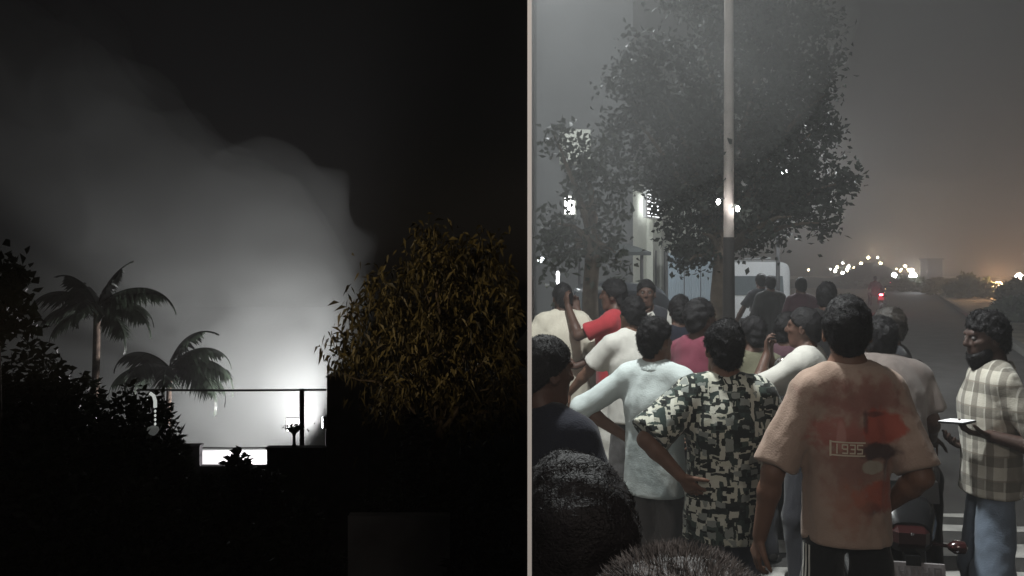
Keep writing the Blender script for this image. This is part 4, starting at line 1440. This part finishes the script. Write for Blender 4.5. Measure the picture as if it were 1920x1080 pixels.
person("man in a red tee raising both arms to hold up a phone", 6.7, 1152, 526, rot=62, yaw=10,
       L=dict(e=(-.22, .22, 1.30), w=(-.10, .36, 1.52), d=(.1, .3, 1), n=(.6, -.4, 0), curl=.6), R=dict(e=(.22, .22, 1.24), w=(.10, .36, 1.48), d=(-.1, .3, 1), n=(-.6, -.4, 0), curl=.6),
       hair='medium', shirt=TEE(M_red, loose=.03), trousers=TR(M_white_shirt), vox=.010, skin=1, seed=11)
person("man in a white shirt with short hair reaching one arm down and forward", 5.7, 1186, 558, rot=18, yaw=10,
       L=dict(e=(-.29, .13, 1.20), w=(-.38, .27, 1.03), curl=.5), hair='medium', shirt=TEE(M_white_shirt, hem=.84, sleeve=.75, loose=.034, sr=.074), trousers=TR(M_grey_trouser), vox=.009, skin=0, seed=12)
person("man facing the camera in a dark jacket, a hand raised to his mouth", 7.4, 1212, 525, rot=176, yaw=-6,
       L=dict(e=(-.27, .03, 1.12), w=(-.20, .22, 1.10), curl=.5), R=dict(e=(.20, .17, 1.15), w=(.075, .165, 1.43), d=(-.25, -.1, 1), n=(-.2, -1, 0), curl=.7),
       hair='short', shirt=TEE(M_white_shirt, sleeve=1.9, loose=.02, sr=.058), vest=dict(m=M_char, hem=.86, sleeve=0, loose=.040), trousers=TR(M_char), vox=.009, skin=1, seed=13, face=True)
person("short man in a navy shirt standing near the tree trunk beyond the maroon shirt", 6.3, 1274, 556, rot=10, yaw=-10, hair='medium', shirt=TEE(M_navy), trousers=TR(M_black_trouser), vox=.011, skin=1, seed=14)
person("slim man in a dark plum tee touching his face behind the white tee", 5.6, 1477, 589, rot=-55, yaw=-10,
       R=dict(e=(.14, .25, 1.22), w=(.05, .20, 1.46), d=(-.2, .1, 1), n=(-.3, -1, 0), curl=.6), hair='medium', shirt=TEE(M_plum), trousers=TR(M_char), vox=.010, skin=1, seed=15)
person("man in a pale grey tee with short hair cupping his hands at his face", 4.75, 1510, 578, rot=52, yaw=8,
       L=dict(e=(-.18, .25, 1.22), w=(-.06, .22, 1.44), d=(.2, .1, 1), n=(.3, -1, 0), curl=.6), R=dict(e=(.2, .22, 1.18), w=(.06, .24, 1.40), d=(-.2, .05, 1), n=(-.3, -1, 0), curl=.6),
       hair='short', shirt=TEE(M_white_shirt, loose=.03, sleeve=.8), trousers=TR(M_char), vox=.009, skin=1, seed=16, tufts=1500)
bT, sT, TT_, _ = person("man in a dark jacket looking at a lit phone held up to his face", 5.0, 1668, 580, rot=48, yaw=12,
       L=dict(e=(-.19, .22, 1.20), w=(-.07, .27, 1.43), d=(.1, .2, 1), n=(.5, -.6, 0), curl=.6), hair='medium', hair_mat=M_hair_brown,
       shirt=TEE(M_char, sleeve=1.9, loose=.035, sr=.066), trousers=TR(M_black_trouser), vox=.009, skin=1, seed=17, tufts=1500)

# far figures by the van and on the road --------------------------------------------
person("dark figure with an arm held out before the van", 13.2, 1427, 513, rot=5, L=dict(e=(-.31, .0, 1.15), w=(-.40, .08, .93)), shirt=TEE(M_char), trousers=TR(M_olive), vox=.013, skin=1, seed=18)
person("broad dark figure overlapping the other one before the van", 12.6, 1445, 517, rot=-8, shirt=TEE(M_black, sleeve=1.9, loose=.035, hem=.8), trousers=TR(M_black_trouser), vox=.013, skin=1, seed=19, girth=1.1)
person("lone man in a plum tee with hand on hip standing out on the road", 12.0, 1502, 521, rot=0, R=dict(e=(.36, -.06, 1.15), w=(.19, .03, 1.0), d=(-.6, .5, -.3), n=(-.4, -.3, -.8)), shirt=TEE(M_plum), trousers=TR(M_char), vox=.013, skin=1, seed=20)
person("man in a black shirt standing on the road just beyond the salmon tee", 7.2, 1550, 531, rot=-30, yaw=-10, hair='medium', shirt=TEE(M_black, loose=.03), trousers=TR(M_black_trouser), vox=.011, skin=1, seed=21)

# ================================================================== PHONES
M_phone = mat("phone_glass", (0.015, 0.015, 0.017), 0.25, 0.1)
M_screen = emit("phone_screen", (.95, .97, 1), .6)
def phone(label, loc, rot, scr=M_screen):
    r = empty("smartphone", loc); r.rotation_euler = rot
    tag(r, label, "phone")
    MB().box((0, 0, 0), (.074, .009, .152), bev=.006).build("phone_body", M_phone, r)
    MB().box((0, -.0052, 0), (.067, .0012, .143)).build("screen", scr, r)
    MB().box((0, .0056, .055), (.03, .003, .03), bev=.002).build("camera_bump", M_phone, r)
    return r
def at_hand(b, T, p):
    q = T(p); a = b.rotation_euler.z
    return Vector((b.location.x + q[0] * math.cos(a) - q[1] * math.sin(a), b.location.y + q[0] * math.sin(a) + q[1] * math.cos(a), b.location.z + q[2]))
p = at_hand(bB, TB, (-.165, .20, 1.222))
phone("smartphone with a bright screen edge held out by the man in the checked shirt", p, (math.radians(-83), math.radians(6), bB.rotation_euler.z + math.radians(118)))
p = at_hand(bT, TT_, (-.03, .33, 1.545))
phone("lit smartphone held up to the face of the man in the dark jacket", p, (math.radians(6), 0, bT.rotation_euler.z + math.radians(180) + .7), emit("bright_phone_screen", (1, .98, .93), 6))

# ---- back print lettering and trouser stripes of the salmon tee wearer
def on_shirt(verts2d, name, m, thick=.003):
    """lay flat outline pieces (x, z in the wearer's frame) onto the back of the shirt"""
    me = sA.data
    V = [v.co.copy() for v in me.vertices]
    tree_ = BVHTree.FromPolygons(V, [p.vertices[:] for p in me.polygons])
    vs = []; fs = []
    for quad in verts2d:
        b = len(vs)
        pts = []
        for x, z in quad:
            h = tree_.ray_cast(Vector((x, -1, z)), Vector((0, 1, 0)))
            y = h[0].y if h[0] else 0
            pts.append((x, y - .0022, z))
        vs += pts; fs.append(tuple(range(b, b + len(pts))))
    return add_mesh(name, vs, fs, m, sA)
M_ink = cloth("pale_print_ink", (.52, .45, .35))
seg = {'1': [(.4, 0, .6, 1)], '9': [(0, .5, .2, 1), (.8, 0, 1, 1), (.2, .85, .8, 1), (.2, .42, .8, .57), (.1, 0, .8, .15)],
       '3': [(.8, 0, 1, 1), (.05, .85, .8, 1), (.2, .42, .8, .57), (.05, 0, .8, .15)], '5': [(0, .45, .2, 1), (.8, 0, 1, .55), (.2, .85, 1, 1), (.2, .42, .8, .57), (.05, 0, .8, .15)]}
quads = []
sc = bA["s"]
x0, z0, cw, ch = -.078, 1.79 - 345 * 3.0 / F + .02, .020, .034
z0 = CAMZ - (852 - HZ) / F * 2.88
for i, chx in enumerate("1935"):
    for a, b_, c_, d_ in seg[chx]:
        ox = x0 + i * (cw + .004)
        quads.append([(ox + a * cw, z0 + b_ * ch), (ox + c_ * cw, z0 + b_ * ch), (ox + c_ * cw, z0 + d_ * ch), (ox + a * cw, z0 + d_ * ch)])
for a, b_, c_, d_ in ((-.008, -.008, .100, -.003), (-.008, ch + .003, .100, ch + .008), (-.012, -.010, -.006, ch + .010)):
    n = 6 if c_ - a > .05 else 1
    for i in range(n):
        xa = x0 + a + (c_ - a) * i / n; xb = x0 + a + (c_ - a) * (i + 1) / n
        quads.append([(xa, z0 + b_), (xb, z0 + b_), (xb, z0 + d_), (xa, z0 + d_)])
on_shirt(quads, "back_print_lettering", M_ink)

# stripes down the side of the black trousers
tro = [c for c in bA.children if c.name.startswith("trousers")][0]
V = [v.co.copy() for v in tro.data.vertices]
tree_ = BVHTree.FromPolygons(V, [p.vertices[:] for p in tro.data.polygons])
for k in range(3):
    ang = math.radians(193 + 13 * k)
    L_, R_ = [], []
    vs = []; fs = []
    for i in range(26):
        z = .86 - .75 * i / 25
        cx = (-.09 - .02 * (.9 - z)) * sc; 
        for da in (-.055, .055):
            d_ = Vector((math.cos(ang + da), math.sin(ang + da), 0))
            h = tree_.ray_cast(Vector((cx, 0, z * sc)) + d_ * .5, -d_)
            q = h[0] + d_ * .003 if h[0] else Vector((cx, 0, z * sc)) + d_ * .11
            vs.append(q)
        if i:
            a = 2 * i
            fs.append((a - 2, a - 1, a + 1, a))
    add_mesh("stripe", vs, fs, M_white_shirt, tro)

# ================================================================== MOTORCYCLES
M_bike = mat("black_bike_paint", (0.012, 0.012, 0.013), 0.18, 0.1, spec=0.6)
M_rubber = mat("tyre_rubber", (0.018, 0.018, 0.018), 0.85, 0.2)
M_chrome = mat("chrome", (0.7, 0.7, 0.72), 0.12, 0.05, metal=1.0)
M_seat = mat("seat_vinyl", (0.018, 0.017, 0.017), 0.5, 0.2)
M_red_lens = mat("dull_red_lens", (0.035, 0.010, 0.010), 0.15, 0.1, spec=0.7)
M_plate = mat("number_plate_white", (0.24, 0.225, 0.23), 0.5, 0.12, 30)
M_plate_ink = mat("number_plate_ink", (0.15, 0.14, 0.145), 0.6, 0.1)
M_engine = mat("engine_metal", (0.12, 0.12, 0.12), 0.4, 0.3, metal=.7)

def motorcycle(label, loc, rz, group=None, tail=None, simple=False):
    r = empty("motorcycle", loc, rz); tag(r, label, "motorcycle", group)
    for y in (0.30, 1.58):
        m = MB(); m.torus((0, y, .30), .245, .05, 'X', 32, 10)
        t = m.build("wheel", M_rubber, r, True)
        m = MB(); m.torus((0, y, .30), .195, .016, 'X', 28, 6); m.lathe([(.05, -.06), (.05, .06)], (0, y, .30), 12, 'X')
        for k in range(5):
            a = k * 2 * math.pi / 5
            m.tube([(0, y, .30), (0, y + .19 * math.cos(a), .30 + .19 * math.sin(a))], .014, 6)
        m.build("rim", M_engine, t, True)
    # rear mudguard, tail cowl, lamp, plate
    pts = [(.30 + .30 * math.cos(math.radians(a)), .30 + .32 * math.sin(math.radians(a))) for a in range(60, 190, 12)]
    m = MB(); m.prism(pts + [(y * 1 + (.012 if True else 0), z + .012) for y, z in reversed(pts)], 'X', -.06, .06); m.build("mudguard", M_bike, r)
    m = MB()
    prof = [(.02, .70, .075, .055), (.08, .735, .105, .085), (.22, .76, .125, .095), (.42, .765, .13, .09), (.62, .74, .12, .09)]
    n = 14; vs = []; fs = []
    for y, z, hw, hh in prof:
        for k in range(n):
            a = 2 * math.pi * k / n
            ca, sa = math.cos(a), math.sin(a)
            vs.append((hw * math.copysign(abs(ca) ** .7, ca), y, z + hh * math.copysign(abs(sa) ** .7, sa)))
    for i in range(len(prof) - 1):
        for k in range(n):
            a = i * n + k; b = i * n + (k + 1) % n
            fs.append((a, b, b + n, a + n))
    fs.append(tuple(range(n - 1, -1, -1))); fs.append(tuple(range((len(prof) - 1) * n, len(prof) * n)))
    m._add(vs, fs); m.build("tail_cowl", M_bike, r, True)
    m = MB(); m.box((0, .012, .705), (.125, .05, .075), bev=.018)
    tl = m.build("tail_lamp", tail or M_red_lens, r)
    MB().box((0, -.016, .722), (.012, .006, .012), bev=.003).build("lamp_reflector", M_chrome, tl)
    for sg in (-1, 1):
        m = MB(); m.tube([(sg * .07, .08, .67), (sg * .15, .07, .66)], .007, 6); m.lathe([(.01, -.03), (.024, -.01), (.022, .025), (.008, .035)], (sg * .17, .07, .66), 10, 'X')
        m.build("turn_signal", M_red_lens, r, True)
    m = MB(); m.box((0, -.035, .565), (.21, .008, .125), Matrix.Rotation(-.18, 3, 'X'), bev=.003); pl = m.build("number_plate", M_plate, r)
    if not simple:
        m = MB()
        Rm = Matrix.Rotation(-.18, 3, 'X')
        for row, chars in ((.028, 5), (-.026, 5)):
            for i in range(chars):
                x = -.078 + .039 * i
                for dx, dz, w_, h_ in ((-.010, 0, .006, .040), (.010, 0, .006, .040), (0, .017 if (i + (row > 0)) % 2 else 0, .016, .006)):
                    c = Rm @ Vector((x + dx, -.0062, row + dz)); m.box((c.x, c.y - .035, c.z + .565), (w_, .002, h_), Rm)
        m.build("plate_characters", M_plate_ink, pl)
        MB().box((0, .0, .63), (.05, .06, .04)).build("plate_bracket", M_bike, r)
    # seat, tank, engine, frame, fork, bars
    m = MB(); m.prism([(.12, .80), (.40, .80), (.62, .775), (.98, .76), (1.0, .80), (.80, .825), (.55, .865), (.14, .875)], 'X', -.125, .125); m.build("seat", M_seat, r)
    m = MB()
    prof = [(.92, .80, .08, .05), (1.02, .86, .12, .10), (1.18, .90, .145, .115), (1.34, .91, .13, .10), (1.42, .90, .07, .05)]
    vs = []; fs = []
    for y, z, hw, hh in prof:
        for k in range(n):
            a = 2 * math.pi * k / n
            vs.append((hw * math.cos(a), y, z + hh * math.sin(a)))
    for i in range(len(prof) - 1):
        for k in range(n):
            a = i * n + k; b = i * n + (k + 1) % n
            fs.append((a, b, b + n, a + n))
    fs.append(tuple(range(n - 1, -1, -1))); fs.append(tuple(range((len(prof) - 1) * n, len(prof) * n)))
    m._add(vs, fs); m.build("fuel_tank", M_bike, r, True)
    m = MB(); m.box((0, 1.0, .48), (.24, .36, .30), bev=.04); m.lathe([(.10, -.15), (.11, -.1), (.11, .1), (.10, .15)], (0, .95, .42), 16, 'X'); m.build("engine", M_engine, r)
    m = MB(); m.tube([(.13, 1.15, .32), (.15, .7, .28), (.16, .25, .36), (.165, -.05, .42)], [.022, .03, .045, .05], 10); m.build("exhaust", M_chrome, r, True)
    m = MB()
    for sg in (-1, 1):
        m.tube([(sg * .10, .30, .30), (sg * .10, .85, .42), (sg * .08, 1.35, .75)], .02, 7)
        m.tube([(sg * .11, .30, .32), (sg * .11, .42, .72)], .028, 8)
    m.build("frame", M_engine, r, True)
    m = MB()
    for sg in (-1, 1):
        m.tube([(sg * .09, 1.58, .30), (sg * .09, 1.36, .96)], .022, 8)
    m.build("fork", M_chrome, r, True)
    m = MB(); m.tube([(-.36, 1.18, 1.00), (-.22, 1.30, 1.03), (0, 1.35, .98), (.22, 1.30, 1.03), (.36, 1.18, 1.00)], .012, 8); hb = m.build("handlebar", M_chrome, r, True)
    for sg in (-1, 1):
        MB().tube([(sg * .37, 1.17, .998), (sg * .26, 1.265, 1.02)], .018, 8).build("grip", M_rubber, hb, True)
        m = MB(); m.tube([(sg * .24, 1.29, 1.03), (sg * .30, 1.27, 1.14)], .006, 6); m.lathe([(.03, -.012), (.05, -.006), (.05, .004), (.02, .014)], (sg * .31, 1.26, 1.17), 16, 'Y'); m.build("mirror", M_chrome, r, True)
    m = MB(); m.lathe([(.05, -.10), (.085, -.02), (.09, .04), (.07, .07)], (0, 1.50, .92), 18, 'Y'); m.build("headlight", M_bike, r, True)
    pts = [(1.58 + .31 * math.cos(math.radians(a)), .30 + .32 * math.sin(math.radians(a))) for a in range(30, 150, 12)]
    m = MB(); m.prism(pts + [(y, z + .012) for y, z in reversed(pts)], 'X', -.06, .06); m.build("front_mudguard", M_bike, r)
    return r

motorcycle("black motorcycle with a pale number plate, its rider seated with his back turned", (1.545, 3.30, 0), math.radians(-12), "motorcycles")
bpy.data.objects["motorcycle"].scale = (1.08, 1.08, 1.08)
RID = [((-.09, 0, .92), (-.23, .40, .78), (-.21, .26, .36)), ((.09, 0, .92), (.23, .40, .78), (.21, .26, .36))]
person("motorcycle rider in a grey beige tee leaning forward beside the salmon tee", 3.80, 1675, 626, rot=-12, yaw=8, pitch=22, sit=-.106, sfix=.90, legs=RID,
       L=dict(e=(-.24, .16, 1.15), w=(-.27, .34, 1.02), curl=.7, n=(0, 0, -1)), R=dict(e=(.24, .14, 1.13), w=(.27, .32, 1.0), curl=.7, n=(0, 0, -1)), lean=.55,
       hair='medium', shirt=TEE(M_grey_tee, hem=.895, sleeve=.8, loose=.040, sr=.074), trousers=TR(M_black_trouser), vox=.008, skin=1, seed=30, tufts=3000)

# far rider with a red tail lamp
fr = P(1640, 500, 34.0)
motorcycle("distant motorcycle with a glowing red tail lamp riding away down the road", (fr.x, 33.4, .004), math.radians(-24), "motorcycles", emit("tail_glow", (1, .05, .07), 60), True)
lamp("tail_lamp_glow", 'POINT', P(1640, 549, 33.1), 25, (1, .06, .1), .05)
person("distant motorcycle rider on the bike with the red lamp", 34.0, 1641, 518, rot=-24, sit=.14,
       legs=[((-.09, 0, .83), (-.21, .40, .72), (-.20, .28, .32)), ((.09, 0, .83), (.21, .40, .72), (.20, .28, .32))],
       L=dict(e=(-.27, .16, 1.18), w=(-.27, .40, 1.14)), R=dict(e=(.29, .14, 1.16), w=(.28, .38, 1.12)), shirt=TEE(M_char, hem=.905), trousers=TR(M_black_trouser), vox=.02, skin=1, seed=31)

# ================================================================== VAN AND CAR
M_van = mat("white_van_paint", (0.78, 0.80, 0.82), 0.3, 0.03, spec=0.5)
M_glass = mat("vehicle_glass", (0.10, 0.125, 0.14), 0.08, 0.1, spec=0.7)
M_car = mat("dark_car_paint", (0.030, 0.033, 0.040), 0.16, 0.1, spec=0.7)
M_trim = mat("black_trim", (0.015, 0.015, 0.016), 0.5, 0.1)
M_lamp_red = mat("red_lamp_lens", (0.30, 0.02, 0.02), 0.2, 0.1)

def loft(secs, name, m, parent, n=28, p=.42):
    """super-elliptic sections (y, zc, half width, half height)"""
    vs = []; fs = []
    for y, z, hw, hh in secs:
        for k in range(n):
            a = 2 * math.pi * k / n
            ca, sa = math.cos(a), math.sin(a)
            vs.append((hw * math.copysign(abs(ca) ** p, ca), y, z + hh * math.copysign(abs(sa) ** p, sa)))
    for i in range(len(secs) - 1):
        for k in range(n):
            a = i * n + k; b = i * n + (k + 1) % n
            fs.append((a, b, b + n, a + n))
    fs.append(tuple(range(n - 1, -1, -1))); fs.append(tuple(range((len(secs) - 1) * n, len(secs) * n)))
    mb = MB(); mb._add(vs, fs)
    return mb.build(name, m, parent, True)

def wheels(r, xs, ys, R):
    for y in ys:
        for sx in (-1, 1):
            m = MB(); m.lathe([(R * .7, -.09), (R * .97, -.085), (R, -.04), (R, .04), (R * .97, .085), (R * .7, .09)], (sx * xs, y, R), 24, 'X')
            t = m.build("wheel", M_rubber, r, True)
            MB().lathe([(R * .25, -.095), (R * .66, -.098), (R * .66, .098), (R * .25, .095)], (sx * xs, y, R), 20, 'X').build("rim", M_chrome, t, True)

van = empty("parked_van", (5.60, 21.6, .002), math.radians(5))
van.scale = (1.08, 1.0, 1.06)
tag(van, "white van parked beyond the tree trunk, its rear turned this way", "van")
loft([(-1.70, 1.02, .66, .60), (-1.66, 1.05, .72, .76), (-1.2, 1.06, .745, .80), (.6, 1.06, .745, .80), (1.35, 1.04, .74, .77), (1.66, .92, .70, .62), (1.80, .74, .66, .40)], "body", M_van, van, 44, .24)
def pane(pts, name="window", m=M_glass, inset=None):
    a = [Vector(p) for p in pts]
    nrm = (a[1] - a[0]).cross(a[2] - a[0]).normalized()
    mb = MB(); k = len(a)
    vs = [p + nrm * .0 for p in a] + [p + nrm * .018 for p in a]
    fs = [tuple(range(k - 1, -1, -1)), tuple(range(k, 2 * k))] + [(i, (i + 1) % k, k + (i + 1) % k, k + i) for i in range(k)]
    mb._add(vs, fs)
    return mb.build(name, m, van)
for (xa, xb) in ((-.56, -.06), (.06, .56)):
    pane([(xa, -1.712, 1.08), (xb, -1.712, 1.08), (xb * .95, -1.706, 1.50), (xa * .95, -1.706, 1.50)])
for sg in (-1, 1):
    for y0, y1 in ((-1.45, -.75), (-.65, .1), (.2, .8)):
        q = [(sg * .742, y0, 1.18), (sg * .742, y1, 1.18), (sg * .725, y1 - .03, 1.62), (sg * .725, y0 + .03, 1.62)]
        pane(q if sg > 0 else q[::-1])
MB().box((0, -1.75, .50), (1.36, .10, .16), bev=.03).build("rear_bumper", M_trim, van)
MB().box((0, 1.80, .46), (1.30, .10, .18), bev=.03).build("front_bumper", M_trim, van)
for sg in (-1, 1):
    MB().box((sg * .60, -1.72, .80), (.10, .06, .26), bev=.015).build("tail_lamp", M_lamp_red, van)
    MB().box((sg * .60, .95, 1.22), (.5 if False else .04, .05, .04)).build("door_handle", M_trim, van)
    MB().box((sg * .5, 1.74, .72), (.22, .06, .12), bev=.02).build("headlight", M_chrome, van)
MB().box((0, -1.72, .78), (.42, .03, .11), bev=.005).build("number_plate", M_plate, van)
for x in (-.45, .45):
    MB().tube([(x, -1.2, 1.90), (x, .5, 1.90)], .016, 8).build("roof_rail", M_van, van, True)
wheels(van, .64, (-1.05, 1.05), .28)

cp = P(1186, 500, 13.2)
car = empty("parked_car", (cp.x, cp.y, 0), math.radians(6))
tag(car, "dark rounded hatchback parked before the pale building, light tracing its roof edge", "car")
loft([(-.02, .62, .60, .22), (.05, .62, .74, .34), (.5, .62, .80, .40), (1.8, .61, .81, .40), (2.9, .58, .80, .36), (3.5, .52, .72, .28), (3.62, .5, .6, .18)], "body", M_car, car, 36, .40)
loft([(.06, .98, .58, .12), (.18, 1.10, .66, .33), (.55, 1.18, .68, .36), (1.5, 1.19, .68, .37), (2.1, 1.10, .66, .30), (2.6, .95, .60, .12)], "cabin", M_car, car, 36, .55)
mb = MB(); vs = [(-.50, .075, 1.03), (.50, .075, 1.03), (.44, .20, 1.38), (-.44, .20, 1.38)]
mb._add([Vector(v) + Vector((0, -.03, 0)) for v in vs] + [Vector(v) for v in vs], [(0, 1, 2, 3), (7, 6, 5, 4), (0, 4, 5, 1), (1, 5, 6, 2), (2, 6, 7, 3), (3, 7, 4, 0)])
mb.build("rear_window", M_glass, car)
for sg in (-1, 1):
    for y0, y1 in ((.55, 1.2), (1.28, 2.05)):
        q = [(sg * .672, y0, 1.06), (sg * .672, y1, 1.06), (sg * .655, y1 - .08, 1.40), (sg * .655, y0 + .08, 1.40)]
        mb = MB(); mb._add([Vector(v) for v in q] + [Vector(v) + Vector((sg * .02, 0, 0)) for v in q], [(0, 1, 2, 3), (7, 6, 5, 4), (0, 4, 5, 1), (1, 5, 6, 2), (2, 6, 7, 3), (3, 7, 4, 0)])
        mb.build("side_window", M_glass, car)
    MB().box((sg * .62, -.005, .80), (.18, .05, .20), bev=.02).build("tail_lamp", M_lamp_red, car)
    MB().box((sg * .86, 2.15, 1.05), (.16, .08, .11), bev=.02).build("wing_mirror", M_car, car)
MB().box((0, -.05, .42), (1.4, .10, .18), bev=.04).build("bumper", M_trim, car)
MB().box((0, -.04, .66), (.44, .03, .11), bev=.005).build("number_plate", M_plate, car)
wheels(car, .70, (.65, 2.95), .29)

bpy.context.view_layer.update()
